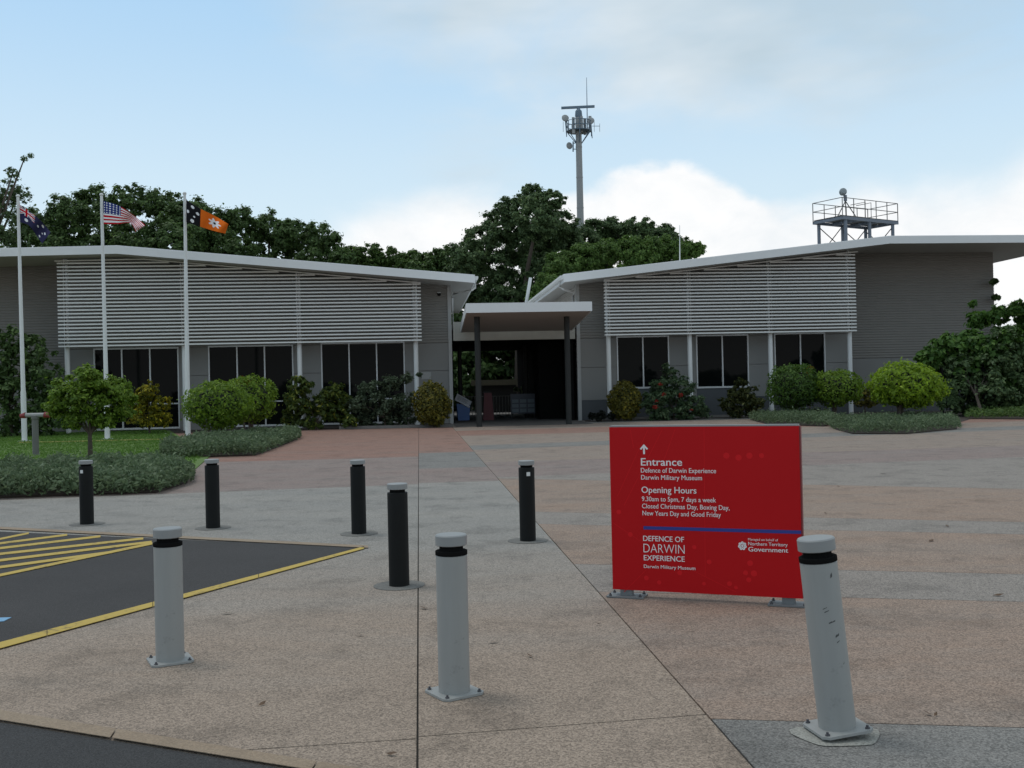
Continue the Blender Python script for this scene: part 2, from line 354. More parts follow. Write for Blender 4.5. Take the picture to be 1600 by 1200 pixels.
# car park, hatching, edge strips
ASPH = asphalt('asphalt', (.050, .047, .046))
KERB = concrete('kerb_concrete', (.27, .20, .14), (.28, .22, .16), .15, .6)
def worn(name, col, under):
    mt, nt, b = new_mat(name); N = nt.nodes.new; L = nt.links.new; g = N('ShaderNodeNewGeometry')
    n = N('ShaderNodeTexNoise'); n.inputs['Scale'].default_value = 22; n.inputs['Detail'].default_value = 8; n.inputs['Roughness'].default_value = .75; L(g.outputs['Position'], n.inputs['Vector'])
    n2 = N('ShaderNodeTexNoise'); n2.inputs['Scale'].default_value = 2.2; n2.inputs['Detail'].default_value = 4; L(g.outputs['Position'], n2.inputs['Vector'])
    a = N('ShaderNodeMath'); a.operation = 'MULTIPLY_ADD'; a.inputs[1].default_value = .6; L(n2.outputs[0], a.inputs[0]); L(n.outputs[0], a.inputs[2])
    mr = N('ShaderNodeMapRange'); mr.inputs[1].default_value = .60; mr.inputs[2].default_value = .74; L(a.outputs[0], mr.inputs[0])
    mx = N('ShaderNodeMix'); mx.data_type = 'RGBA'; mx.inputs[6].default_value = (*under, 1); mx.inputs[7].default_value = (*col, 1); L(mr.outputs[0], mx.inputs[0]); L(mx.outputs[2], b.inputs['Base Color'])
    b.inputs['Roughness'].default_value = .8; b.inputs['Specular IOR Level'].default_value = .2
    return mt
YEL = worn('yellow_line_paint', (.46, .33, .085), (.20, .15, .07))
BLU = paint('blue_line_paint', (.16, .33, .50), .7, var=.15)
cp = sheet('car_park', [G(-260, 813), G(0, 831), G(572, 856.5), G(0, 1012), G(-260, 1085)][::-1], .004, ASPH); cp['kind'] = 'structure'
def strip(name, a0, a1, b0, b1, z, mat, parent):      # quad from pixel edge a to pixel edge b
    return sheet(name, [G(*a0), G(*a1), G(*b1), G(*b0)][::-1], z, mat, parent, .003)
strip('edge_strip', (-260, 811), (575, 854), (-260, 814.5), (575, 857.5), .012, KERB, cp)
for k in range(5):
    a = -.45 + k * .29; b = a + .288
    lx = lambda t: 570 * max(t, -.45)
    t0, t1 = a, min(b, 1.0)
    x0, x1 = 570 * t0, 570 * t1
    yt = lambda x: 1006.0 + (855 - 1006.0) * x / 570; yb = lambda x: 1015.5 + (858.5 - 1015.5) * x / 570
    strip('painted_kerb', (x0, yt(x0)), (x1, yt(x1)), (x0, yb(x0)), (x1, yb(x1)), .012, YEL, cp)
for hi_, (xa, ya, xb, yb_, w) in enumerate(((0, 843, 45, 833.8, 3.2), (0, 850, 105, 836.5, 3.4), (0, 857.7, 157, 839, 3.6), (0, 866.8, 224, 842.5, 3.8), (0, 877, 237, 848, 4.0), (0, 887.8, 175, 864, 4.2), (0, 900.5, 238, 850.5, 4.2))):
    sl_ = (yb_ - ya) / (xb - xa); x0 = -120
    strip('hatch_line', (x0, ya + sl_ * (x0 - xa) - w / 2), (xb, yb_ - w * .42), (x0, ya + sl_ * (x0 - xa) + w / 2), (xb, yb_ + w * .42), .008 + .0007 * hi_, YEL, cp)
strip('bay_marking', (-40, 968), (18, 966), (-40, 976), (6, 972), .008, BLU, cp)
rd = sheet('road', [G(-400, 1060), G(0, 1130), G(450, 1203), G(900, 1275), G(900, 1420), G(-400, 1420)][::-1], .004, asphalt('road_asphalt', (.046, .045, .045))); rd['kind'] = 'structure'
for x0, x1 in ((-400, -30), (-28, 181), (184, 495), (498, 900)):
    yt = lambda x: 1114 + .163 * x; yb = lambda x: 1129 + .163 * x
    strip('kerb_stone', (x0, yt(x0)), (x1, yt(x1)), (x0 - 9, yb(x0 - 9)), (x1 - 9, yb(x1 - 9)), .016, KERB, rd)

# lawn and garden beds
def lawn_mat():
    mt = paint('lawn_grass', (.085, .15, .024), .9, var=.35, scale=2.5); return mt
lawn = sheet('lawn', [G(-200, 668), G(250, 664), G(330, 712), G(300, 738), G(0, 750), G(-200, 756)][::-1], .02, lawn_mat(), None, .02); lawn['kind'] = 'structure'
def in_poly(x, y, poly):
    c = np.zeros(len(x), bool); j = len(poly) - 1
    for i in range(len(poly)):
        xi, yi = poly[i]; xj, yj = poly[j]
        c ^= ((yi > y) != (yj > y)) & (x < (xj - xi) * (y - yi) / (yj - yi + 1e-12) + xi); j = i
    return c
def scatter(poly, n):
    xs = [p[0] for p in poly]; ys = [p[1] for p in poly]; out = []
    tot = 0
    while tot < n:
        x = RNG.uniform(min(xs), max(xs), 3 * n); y = RNG.uniform(min(ys), max(ys), 3 * n); k = in_poly(x, y, poly); out.append(np.stack([x[k], y[k]], 1)); tot += k.sum()
    return np.concatenate(out)[:n]
def edge_dist(P, poly):
    d = np.full(len(P), 1e9)
    for i in range(len(poly)):
        a = np.array(poly[i - 1]); b = np.array(poly[i]); ab = b - a; t = np.clip(((P - a) @ ab) / (ab @ ab + 1e-9), 0, 1); d = np.minimum(d, np.linalg.norm(P - (a + t[:, None] * ab), axis=1))
    return d
def ground_cover(name, poly_px, h, n, size, mat, label, soil=True):
    poly = [(G(*p).x, G(*p).y) for p in poly_px]
    P2 = scatter(poly, n); e = np.clip(edge_dist(P2, poly) / (h * .7), 0, 1); ph = RNG.uniform(0, 6, 4)
    und = .80 + .13 * np.sin(P2[:, 0] * 2.3 + ph[0]) * np.sin(P2[:, 1] * 1.9 + ph[1]) + .13 * np.sin(P2[:, 0] * 7.1 + ph[2] + P2[:, 1] * 4.3)
    hh = h * und * (.35 + .65 * np.sqrt(e)); z = hh * np.sqrt(RNG.uniform(.02, 1, n)) + RNG.uniform(0, .06, n) + np.where(RNG.uniform(0, 1, n) > .93, RNG.uniform(0, .12, n), 0)
    P = np.column_stack([P2, z]); Nn = RNG.normal(scale=.8, size=(n, 3)) + np.array((0, -.35, .5))
    c = np.array((np.mean([p[0] for p in poly]), np.mean([p[1] for p in poly]), 0))
    o = link(name, leaves_mesh(name, P - c, Nn, size, .42, mat), None, c); tag(o, label, 'ground cover', None, 'stuff')
    if soil:
        cx_, cy_ = c[0], c[1]; s = sheet('garden_bed', [(cx_ + (q[0] - cx_) * .95, cy_ + (q[1] - cy_) * .93) for q in poly][::-1], .03, SOIL, None, .03); s['kind'] = 'structure'
    return o

# ================================================================== MUSEUM WINGS
vF, vC, vS, vW, vE = -1.3, 0.12, -.16, .9, 2.2       # fascia, columns, slats, slatted wall, end wall
def wing(name, label, roof_px, fasc_px, slat_px, nsl, trim_px, cols_px, wins, wall_u, end_side, plinth):
    root = empty(name, O, YAW); tag(root, label, 'building')
    top = [BP(x, y, vF) for x, y in roof_px]; th = .36
    def zs(u):                                   # soffit height at u
        for (a, za), (b, zb) in zip(top, top[1:]):
            if a <= u <= b: return za + (zb - za) * (u - a) / (b - a) - th
        return (top[0][1] if u < top[0][0] else top[-1][1]) - th
    vB = 17.0
    # roof: deck, soffit, fascia boards
    for i, ((a, za), (b, zb)) in enumerate(zip(top, top[1:])):
        MB().prism([(a, za), (b, zb), (b, zb - .03), (a, za - .03)], 'y', vF + .05, vB).build('roof_sheet', FASC, root)
        MB().prism([(a, za - .03), (b, zb - .03), (b, zb - th), (a, za - th)], 'y', vF, vF + .045).build('fascia', FASC, root)
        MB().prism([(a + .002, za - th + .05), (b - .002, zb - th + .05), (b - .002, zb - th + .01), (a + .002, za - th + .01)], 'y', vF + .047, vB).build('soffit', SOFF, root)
    for (ue, ze), sgn in ((top[0], 1), (top[-1], -1)):
        MB().prism([(ue, ze - .03), (ue + sgn * .045, ze - .03), (ue + sgn * .045, ze - th), (ue, ze - th)], 'y', vF + .047, vB).build('fascia', FASC, root)
    # columns
    for x in cols_px:
        u = BP(x, 600, vC)[0]; MB().lathe([(.105, 0), (.105, zs(u) + .02)], 20).build('column', WHITE, root, True, (u, vC, 0))
    # slats, cut by the sloping trim under the eave
    (uL, zb0), (uR, zb1) = [BP(x, y, vS) for x, y in slat_px]; zb = (zb0 + zb1) / 2
    trim = [BP(x, y, vS) for x, y in trim_px]
    def zt(u):
        for (a, za), (b, zb_) in zip(trim, trim[1:]):
            if a - .01 <= u <= b + .01: return za + (zb_ - za) * (u - a) / (b - a)
        return trim[0][1] if u < trim[0][0] else trim[-1][1]
    ztop = max(t[1] for t in trim); sp = (ztop - zb) / nsl
    cache = {}
    for k in range(nsl):
        z = zb + k * sp; us = [u for u in np.linspace(uL, uR, 240) if zt(u) > z + .05]
        if not us: continue
        a, b = min(us), max(us)
        MB().box(a, b, vS - .06, vS + .06, z, z + .062).build('slat', SLATW, root)
    for (a, za), (b, zb_) in zip(trim, trim[1:]):
        MB().prism([(a, za), (b, zb_), (b, zb_ + .05), (a, za + .05)], 'y', vS - .055, vS + .055).build('trim_bar', SLATW, root)
    for x in cols_px:
        u = BP(x, 600, vC)[0]; MB().box(u - .012, u + .012, vS + .062, vC - .1, zb, zt(u)).build('slat_bracket', CLAD, root)
    # walls
    zc = zb - .06                                # bottom of the cladding behind the slats
    u0, u1 = wall_u; ue = uL - .1 if end_side < 0 else uR + .1      # where slatted wall meets the plain end wall
    segs = [(max(u0, ue) if end_side < 0 else u0, u1 if end_side < 0 else min(u1, ue), vW, zc), ((u0, ue, vE, zc - 1.15) if end_side < 0 else (ue, u1, vE, zc - 1.15))]
    for a, b, v, z0 in segs:
        mb = MB(); p = .125; z = z0; zmax = max(zs(a), zs(b), max(zs(t) for t in np.linspace(a, b, 30)))
        while z < zmax:
            us = [t for t in np.linspace(a, b, 200) if zs(t) + .04 > z]
            if us:
                c, d = min(us), max(us); zz = min(z + p, z + p)
                mb.quad((c, v, z), (d, v, z), (d, v - .018, z + .03), (c, v - .018, z + .03)); mb.quad((c, v - .018, z + .03), (d, v - .018, z + .03), (d, v - .018, z + .06), (c, v - .018, z + .06)); mb.quad((c, v - .018, z + .06), (d, v - .018, z + .06), (d, v, z + p), (c, v, z + p))
            z += p
        mb.build('cladding', CLAD, root)
        MB().prism([(t, 0) for t in (a, b)] + [(t, zs(t) + .1) for t in reversed(np.linspace(a, b, 40))], 'y', v + .12, v + .3).build('wall_core', PANEL, root)
    # inner corner post and return wall
    ui = u1 if end_side < 0 else u0; s = 1 if end_side < 0 else -1
    MB().box(min(ui, ui + s * .16), max(ui, ui + s * .16), vW - .05, vW + .16, 0, zs(ui) + .05).build('corner_post', paint('corner_trim', (.30, .30, .29), .5), root)
    mb = MB(); z = 0.0; uw = ui + s * .02
    while z < zs(ui):
        mb.quad((uw, vW + .16, z), (uw, vB - 1, z), (uw + s * .028, vB - 1, z + .05), (uw + s * .028, vW + .16, z + .05)); mb.quad((uw + s * .028, vW + .16, z + .05), (uw + s * .028, vB - 1, z + .05), (uw, vB - 1, z + .095), (uw, vW + .16, z + .095)); z += .095
    mb.build('side_cladding', paint('side_cladding_lit', (.33, .31, .28), .5, var=.06), root)  # lighter than the front cladding: brighter light on this side painted in
    # end wall return
    uo = u0 if end_side < 0 else u1
    MB().box(min(uo, uo - end_side * .2), max(uo, uo - end_side * .2), vE + .02, vB - 1, 0, zs(uo) + .04).build('side_wall', PANEL, root)
    # windows
    spans = []
    for xs, ytop, ybot in wins:
        us = [BP(x, ytop, vW)[0] for x in xs]; z1 = BP(xs[0], ytop, vW)[1]; z0 = .12 if ybot is None else BP(xs[0], ybot, vW)[1]
        spans.append((us[0], us[-1], z0, z1)); w = empty('window', (us[0], vW, z0)); w.parent = root
        bx = lambda nm, a, b, c, d, e, f, mt: MB().box(a - us[0], b - us[0], c, d, e - z0, f - z0).build(nm, mt, w)
        for a, b in zip(us, us[1:]): bx('pane', a + .02, b - .02, .06, .075, z0 + .03, z1 - .03, GLASS)
        for u in us: bx('mullion', u - .028, u + .028, -.03, .09, z0 + .05, z1 - .05, ALU)
        bx('frame_head', us[0] - .03, us[-1] + .03, -.032, .09, z1 - .05, z1 + .01, ALU); bx('frame_sill', us[0] - .03, us[-1] + .03, -.05, .09, z0 - .03, z0 + .05, ALU)
        if ybot is None:
            for a, b in zip(us, us[1:]): bx('transom', a + .03, b - .03, -.02, .085, 1.18, 1.235, ALU)
    # wall panels between the windows
    a0, b0 = segs[0][0], segs[0][1]; cuts = [a0] + sum([[s_[0] - .03, s_[1] + .03] for s_ in spans], []) + [b0]
    zj = 2.42
    for i in range(0, len(cuts), 2):
        a, b = cuts[i], cuts[i + 1]
        if b - a < .1: continue
        for z0, z1, mt in ((.0, .92, PLINTH if plinth else PANEL), (.932, zj, PANEL), (zj + .02, zc - .01, PANEL)):
            MB().box(a + .008, b - .008, vW, vW + .09, z0, z1).build('wall_panel', mt, root)
    for s_ in spans:
        if s_[2] > .3: MB().box(s_[0] - .03, s_[1] + .03, vW, vW + .09, 0, s_[2] - .035).build('wall_panel', PLINTH, root)
        if s_[3] < zc - .06: MB().box(s_[0] - .03, s_[1] + .03, vW, vW + .09, s_[3] + .015, zc - .01).build('wall_panel', PANEL, root)
    a, b = segs[1][0], segs[1][1]; n = max(1, int((b - a) / 2.4))
    for i in range(n):
        for z0, z1, mt in ((0, .92, PLINTH if plinth else PANEL), (.932, zc - 1.16, PANEL)):
            MB().box(a + (b - a) * i / n + .008, a + (b - a) * (i + 1) / n - .008, vE, vE + .09, z0, z1).build('wall_panel', mt, root)
    # gutter and downpipe on the inner eave
    ug, zg = top[-1] if end_side < 0 else top[0]
    MB().prism([(ug, zg - .06), (ug + s * .15, zg - .06), (ug + s * .15, zg - .16), (ug + s * .10, zg - .22), (ug, zg - .22)], 'y', vF + .1, vB).build('gutter', WHITE, root)
    zp = zg - th - .12; vp = vF + 1.0
    MB().tube([(ug + s * .06, vp, zg - .2), (ug + s * .06, vp, zp), (ug - s * .1, vp, zp - .1), (ui + s * .28, vp + .9, zp - .16), (ui + s * .24, vW + .25, zp - .3), (ui + s * .24, vW + .25, 4.1)], .05, 8).build('downpipe', WHITE, root, True)
    return root, zs
left, zsL = wing('museum_wing', 'long grey museum wing behind the three flagpoles, white louvres over dark windows',
     [(-160, 391), (182, 383), (742, 429)], None, [(92, 544), (659, 531)], 24, [(86, 409), (225, 406), (657, 443)],
     [106, 289, 469, 651], [((147, 190, 234, 278), 545, None), ((326, 370, 413, 457), 541, None), ((502, 545, 588, 631), 536, None)],
     (BP(-150, 600, vE)[0], BP(702, 600, vW)[0]), -1, False)
right, zsR = wing('museum_wing', 'grey museum wing right of the entrance with louvres and plain corrugated end wall',
     [(881, 428), (1390, 368), (1702, 366)], None, [(945, 525), (1338, 517)], 24, [(944, 438), (1340, 394)],
     [952, 1079, 1205, 1329], [((964, 1004, 1044), 526, 607), ((1088, 1128, 1168), 524, 606), ((1210, 1250, 1288), 521, 604)],
     (BP(908, 600, vW)[0], BP(1556, 600, vE)[0]), 1, True)
# security camera and plaque on the left wing
cu, cz = BP(686, 459, vW - .15)
cc = empty('security_camera', W(cu, vW - .03, cz), YAW); tag(cc, 'small dome security camera high on the wall left of the entrance', 'camera')
MB().box(-.07, .07, -.06, .0, -.05, .08).build('bracket', WHITE, cc); MB().lathe([(.02, -.13), (.07, -.1), (.085, -.05), (.085, 0)], 14).build('dome', DARK, cc, True, (0, -.12, .03))
pu, pz = BP(666, 587, vW)
tag(MB().box(-.22, .22, -.02, 0, -.16, .16).build('wall_plaque', paint('plaque_grey', (.26, .26, .25), .4), None, False, W(pu, vW - .004, pz), YAW), 'small pale plaque on the grey wall beside the yellowish round bush', 'plaque')

# breezeway between the wings
bz = empty('breezeway', O, YAW); tag(bz, 'dark covered walkway between the two museum wings with white beam', 'walkway')
uA, uB = BP(704, 600, vW)[0] + .17, BP(906, 600, vW)[0] - .17
zb_, zt_ = BP(800, 531, vW)[1], BP(720, 503, vW)[1]
MB().box(uA, uB, vW, vW + .25, zb_, zt_).build('beam', paint('beam_shaded_white', (.36, .35, .31), .7), bz)  # white beam, darkened: the canopy's shade is put into its colour
MB().box(uA, uB, vW + .252, 15, zt_ - .25, zt_ - .02).build('roof_slab', FASC, bz)
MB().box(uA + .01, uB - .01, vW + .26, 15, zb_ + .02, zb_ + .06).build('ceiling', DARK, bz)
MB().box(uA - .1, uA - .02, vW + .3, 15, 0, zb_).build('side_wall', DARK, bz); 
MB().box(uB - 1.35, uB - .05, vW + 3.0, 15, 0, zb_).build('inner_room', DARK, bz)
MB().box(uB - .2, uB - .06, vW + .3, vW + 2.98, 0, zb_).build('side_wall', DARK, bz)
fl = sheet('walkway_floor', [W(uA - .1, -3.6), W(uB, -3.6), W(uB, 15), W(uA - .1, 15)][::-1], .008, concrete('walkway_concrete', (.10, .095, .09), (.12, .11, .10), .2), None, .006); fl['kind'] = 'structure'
for px_ in (719, 822):
    u = BP(px_, 600, 7.0)[0]; MB().lathe([(.11, 0), (.11, zb_)], 14).build('column', DKGREY, bz, True, (u, 7.0, 0))
# entrance canopy
cn = empty('entrance_canopy', O, YAW); tag(cn, 'flat white entrance canopy on two black posts', 'canopy')
ul, ur = BP(728, 487, -5)[0], BP(925, 485, -5)[0]
zf, zk = BP(830, 487, -5)[1], BP(806, 518, .6)[1]
prof = lambda o0, o1: [(-5, zf + o0), (.6, zk + o0), (.6, zk + o1), (-5, zf + o1)]
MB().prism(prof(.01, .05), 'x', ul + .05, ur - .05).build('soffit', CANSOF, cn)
MB().prism([(-4.96, zf + .06), (.6, zk + .06), (.6, zk + .34), (-4.96, zf + .34)], 'x', ul + .05, ur - .05).build('roof_panel', FASC, cn)
MB().box(ul, ur, -5.04, -4.965, zf - .01, zf + .37).build('fascia', FASC, cn)
for a, b in ((ul, ul + .045), (ur - .045, ur)): MB().prism([(-4.96, zf - .01), (.6, zk - .01), (.6, zk + .36), (-4.96, zf + .36)], 'x', a, b).build('fascia', FASC, cn)
for px_, py_ in ((749, 667), (889, 663)):
    u, v = UV(G(px_, py_)); zt2 = zf + (zk - zf) * (v + 5) / 5.6
    MB().lathe([(.12, 0), (.12, zt2 + .02)], 20).build('post', DKGREY, cn, True, (u, v, 0))
# slanted white pole between the roofs
a = W(*[BP(818, 478, 7)[0], 7], BP(818, 478, 7)[1] - .6); b = W(BP(829, 434, 7)[0], 7, BP(829, 434, 7)[1])
tag(MB().tube([a, b], .085, 10).build('slanted_pole', WHITE, None, True), 'short white pole slanting up behind the entrance canopy roof', 'pole')
# garden kerbs along the wings
for nm, p0, p1, lab in (('garden_kerb', (530, 671), (706, 667), 'low concrete garden kerb in front of the left wing shrubs'), ('garden_kerb', (925, 658), (1175, 651), 'low concrete garden kerb in front of the right wing shrubs')):
    A_, B_ = G(*p0), G(*p1); d = (B_ - A_).normalized(); nrm = Vector((-d.y, d.x, 0)) * .15
    tag(MB().prism([(q.x, q.y) for q in (A_, B_, B_ + nrm, A_ + nrm)], 'z', 0, .12).build(nm, paint('kerb_dark', (.16, .15, .14), .9, var=.3, scale=5), None), lab, 'kerb')
for poly in ([(-200, 690), (-200, 664), (704, 655), (706, 667), (470, 671), (300, 676)], [(915, 659), (905, 649), (1560, 641), (1500, 660), (1300, 664), (1175, 652)]):
    s_ = sheet('garden_bed', [G(*p) for p in poly], .014, SOIL, None, .008); s_['kind'] = 'structure'

# ================================================================== BOLLARDS
def weathered(name, col):
    mt, nt, b = new_mat(name); N = nt.nodes.new; L = nt.links.new; tc = N('ShaderNodeTexCoord')
    mp = N('ShaderNodeMapping'); mp.inputs['Scale'].default_value = (15, 15, 1.6); L(tc.outputs['Object'], mp.inputs[0])
    n = N('ShaderNodeTexNoise'); n.inputs['Scale'].default_value = 1; n.inputs['Detail'].default_value = 6; L(mp.outputs[0], n.inputs['Vector'])
    n2 = N('ShaderNodeTexNoise'); n2.inputs['Scale'].default_value = 9; n2.inputs['Detail'].default_value = 8; n2.inputs['Roughness'].default_value = .7; L(tc.outputs['Object'], n2.inputs['Vector'])
    m1 = N('ShaderNodeMapRange'); m1.inputs[1].default_value = .35; m1.inputs[2].default_value = .6; m1.inputs[3].default_value = .955; m1.inputs[4].default_value = 1.01; L(n.outputs[0], m1.inputs[0])
    m2 = N('ShaderNodeMapRange'); m2.inputs[1].default_value = .30; m2.inputs[2].default_value = .42; m2.inputs[3].default_value = .72; m2.inputs[4].default_value = 1; L(n2.outputs[0], m2.inputs[0])
    k = N('ShaderNodeMath'); k.operation = 'MULTIPLY'; L(m1.outputs[0], k.inputs[0]); L(m2.outputs[0], k.inputs[1])
    sc = N('ShaderNodeVectorMath'); sc.operation = 'SCALE'; sc.inputs[0].default_value = col; L(k.outputs[0], sc.inputs['Scale']); L(sc.outputs[0], b.inputs['Base Color'])
    mr = N('ShaderNodeMapRange'); mr.inputs[3].default_value = .38; mr.inputs[4].default_value = .62; L(n2.outputs[0], mr.inputs[0]); L(mr.outputs[0], b.inputs['Roughness']); b.inputs['Specular IOR Level'].default_value = .35
    return mt
GREYB = weathered('grey_bollard_paint', (.285, .29, .28)); CAPG = paint('bollard_cap_paint', (.235, .242, .24), .5, var=.04)
BOLT = paint('bolt_steel', (.09, .09, .10), .5, metal=.5)
def grey_bollard(px, py, h, rz, label, lean=(0, 0)):
    r = .0825; root = empty('bollard', G(px, py), 0); tag(root, label, 'bollard', 'grey bollards in the foreground')
    root.rotation_euler = (lean[1], lean[0], rz)
    mb = MB(); c = .122; k = .025; mb.prism([(-c + k, -c), (c - k, -c), (c, -c + k), (c, c - k), (c - k, c), (-c + k, c), (-c, c - k), (-c, -c + k)], 'z', .002, .014)
    pl = mb.build('base_plate', GREYB, root)
    for sx in (-1, 1):
        for sy in (-1, 1): MB().lathe([(.011, .012), (.011, .020), (.006, .021), (.006, .029), (.005, .03)], 8).build('bolt', BOLT, pl, False, (sx * .096, sy * .096, 0))
    MB().lathe([(r, .012), (r, h - .110), (r - .003, h - .107)], 40).build('post', GREYB, root, True)
    MB().lathe([(r + .001, h - .106), (r + .002, h - .104), (r + .002, h - .085), (r - .004, h - .082)], 40).build('collar', DARK, root, True)
    MB().lathe([(r * .76, h - .083), (r * .76, h - .055)], 32).build('neck', DARK, root, True)
    MB().lathe([(r - .002, h - .056), (r + .001, h - .053), (r + .001, h - .006), (r - .004, h)], 40).build('cap', CAPG, root, True)
    return root
b1 = grey_bollard(266, 1033, .80, math.radians(28), 'upright grey metal bollard beside the yellow edge of the car park')
b2 = grey_bollard(710, 1083, .835, math.radians(33), 'upright grey metal bollard in the middle foreground, on a square bolted plate')
b3 = grey_bollard(1309, 1146, .87, math.radians(10), 'leaning scuffed grey bollard with its base plate lifted, in front of the red sign', (math.radians(-5.2), math.radians(-1)))
b3.location.z = .022
SC1 = paint('scuff_marks', (.07, .07, .07), .8)
mbs = MB()
for a_, z_, w_, h_ in ((-95, .50, .03, .007), (-83, .435, .018, .012), (-82, .41, .014, .005), (-108, .55, .02, .005), (-112, .565, .018, .004), (-70, .31, .006, .006), (-80, .70, .01, .02)):
    t = math.radians(a_); q = [(math.cos(t + s_ * w_ / .0825 / 2) * .0834, math.sin(t + s_ * w_ / .0825 / 2) * .0834) for s_ in (-1, 0, 1)]
    for i in range(2): mbs.quad((*q[i], z_ + (i - 1) * .004), (*q[i + 1], z_ + i * .004), (*q[i + 1], z_ + h_ + i * .003), (*q[i], z_ + h_ * .6 + (i - 1) * .003))
mbs.build('scuff_mark', SC1, b3)
pp = G(1309, 1150); sheet('grout_patch', [(pp.x + .19 * math.cos(t) * (1 + .15 * math.sin(3 * t)), pp.y + .17 * math.sin(t) * (1 + .2 * math.cos(2 * t))) for t in np.linspace(0, 2 * math.pi, 22)[:-1]], .004, concrete('grout', (.27, .265, .235), (.31, .30, .27), .25), plaza)
BLKB = paint('black_bollard_paint', (.008, .009, .009), .6, var=.2, spec=.18)
def black_bollard(px, py, h, label, sticker=False):
    r = .083; p = G(px, py); root = empty('bollard', p); tag(root, label, 'bollard', 'black bollards across the plaza')
    MB().lathe([(r, 0), (r, h - .075), (r - .003, h - .072)], 32).build('post', BLKB, root, True)
    MB().lathe([(r * .76, h - .074), (r * .76, h - .045)], 24).build('neck', DARK, root, True)
    MB().lathe([(r - .002, h - .046), (r + .001, h - .043), (r + .001, h - .005), (r - .004, h)], 32).build('cap', CAPG, root, True)
    sheet('footing', [(.21 * math.cos(t), .21 * math.sin(t)) for t in np.linspace(0, 2 * math.pi, 33)[:-1]], .005, concrete('footing_concrete', (.15, .145, .135), (.17, .165, .15), .2), root, .004)
    if sticker is not False:
        a = math.radians(-90 + sticker); c, s = math.cos(a) * (r + .002), math.sin(a) * (r + .002); tx, ty = -math.sin(a) * .019, math.cos(a) * .019
        MB().quad((c - tx, s - ty, h - .155), (c + tx, s + ty, h - .155), (c + tx, s + ty, h - .115), (c - tx, s - ty, h - .115)).build('sticker', WHITE, root)
for px_, py_, h, lab, st in ((136, 819, .80, 'black bollard in front of the low hedge, leftmost of the black ones', -14), (333, 825, .82, 'black bollard second from the left, behind the hatched car park', False),
                       (561, 834, .825, 'black bollard beyond the pointed corner of the car park', False), (624, 915, .835, 'nearest black bollard, just left of the long paving joint', False),
                       (825, 845, .835, 'rightmost black bollard, between the paving joint and the red sign', 12)):
    black_bollard(px_, py_, h, lab, st)

# ================================================================== RED SIGN
PL, PR = G(964, 931), G(1247, 946)
sdir = (PR - PL).normalized(); sang = math.atan2(sdir.y, sdir.x)
SW, ZB, ZT, TH = 1.40, .058, 1.275, .085
mid = (PL + PR) / 2
sg = empty('entrance_sign', mid, sang); tag(sg, 'red freestanding entrance sign with white opening hours text', 'sign')
SN = Vector((sdir.y, -sdir.x, 0))                       # towards the camera
def SL(px, py):                                        # pixel -> local (x, z) on the front face
    d = ray(px, py); o = mid + SN * (TH / 2); t = (o - CAM).dot(SN) / d.dot(SN); p = CAM + d * t
    return (p - mid).dot(sdir), p.z
RED = paint('sign_red', (.43, .007, .010), .4, var=.06, scale=2, spec=.12); RED2 = paint('sign_red_light', (.56, .012, .016), .4, var=.05, spec=.12); REDS = paint('sign_edge_red', (.16, .012, .012), .5)
xl, xr = (SL(951, 700)[0] + SL(959, 915)[0]) / 2, (SL(1249, 700)[0] + SL(1254, 920)[0]) / 2
zt0 = (SL(960, 669)[1] + SL(1245, 664)[1]) / 2
MB().box(xl, xr, -TH / 2, TH / 2, ZB, zt0).build('panel', RED, sg)
MB().box(xl + .003, xr - .003, -TH / 2 + .004, TH / 2 - .004, zt0 + .0005, zt0 + .012).build('top_cap', CAPG, sg)
MB().box(xr + .0005, xr + .01, -TH / 2 + .003, TH / 2 - .003, ZB + .002, zt0 - .002).build('side_edge', REDS, sg)
for xf in (xl + .10, xr - .10):
    ft = MB().box(xf - .14, xf + .14, -.085, .085, .003, .013).build('foot_plate', STEEL, sg)
    MB().box(xf - .045, xf + .045, -.03, .03, .013, ZB - .001).build('post', STEEL, sg)
    for sx in (-1, 1):
        for sy in (-1, 1): MB().lathe([(.012, .013), (.012, .022), (.007, .023), (.007, .033)], 6).build('bolt', BOLT, ft, False, (xf + sx * .115, sy * .062, 0))
TXT = paint('sign_white_print', (.72, .68, .68), .5, var=.02); BLUE = paint('sign_blue_print', (.015, .03, .22), .4, var=.03)
yf = -TH / 2
# faint tone-on-tone pattern
mb = MB()
def disc(mb, cx, cz, r, y, n=14): mb.quad(*[(cx + r * math.cos(t), y, cz + r * math.sin(t)) for t in np.linspace(0, 2 * math.pi, n + 1)[:-1]])
for px_, py_, r in ((1135, 712, 5), (1154, 715, 5), (1171, 712, 5), (1190, 712, 4), (967, 800, 4), (1085, 855, 3.5), (1108, 878, 4), (1172, 880, 4.5), (1165, 895, 4), (1178, 896, 5), (1170, 906, 4), (1010, 903, 4), (1030, 910, 3.5), (1062, 895, 4), (1140, 912, 4), (985, 835, 4), (1100, 912, 3), (1150, 918, 3)):
    x_, z_ = SL(px_, py_); disc(mb, x_, z_, r * .0046, yf - .0012)
for a_, b_ in (((1012, 672), (965, 775)), ((1035, 671), (975, 790)), ((1055, 670), (1030, 740)), ((1100, 668), (1102, 900)), ((955, 815), (1000, 845)), ((1070, 885), (1150, 925)), ((1010, 890), (975, 925)), ((990, 700), (985, 672))):
    (x0, z0), (x1, z1) = SL(*a_), SL(*b_); d = Vector((x1 - x0, z1 - z0)).normalized() * .0018; mb.quad((x0 - d.y, yf - .0008, z0 + d.x), (x1 - d.y, yf - .0008, z1 + d.x), (x1 + d.y, yf - .0008, z1 - d.x), (x0 + d.y, yf - .0008, z0 - d.x))
mb.build('faint_pattern', RED2, sg)
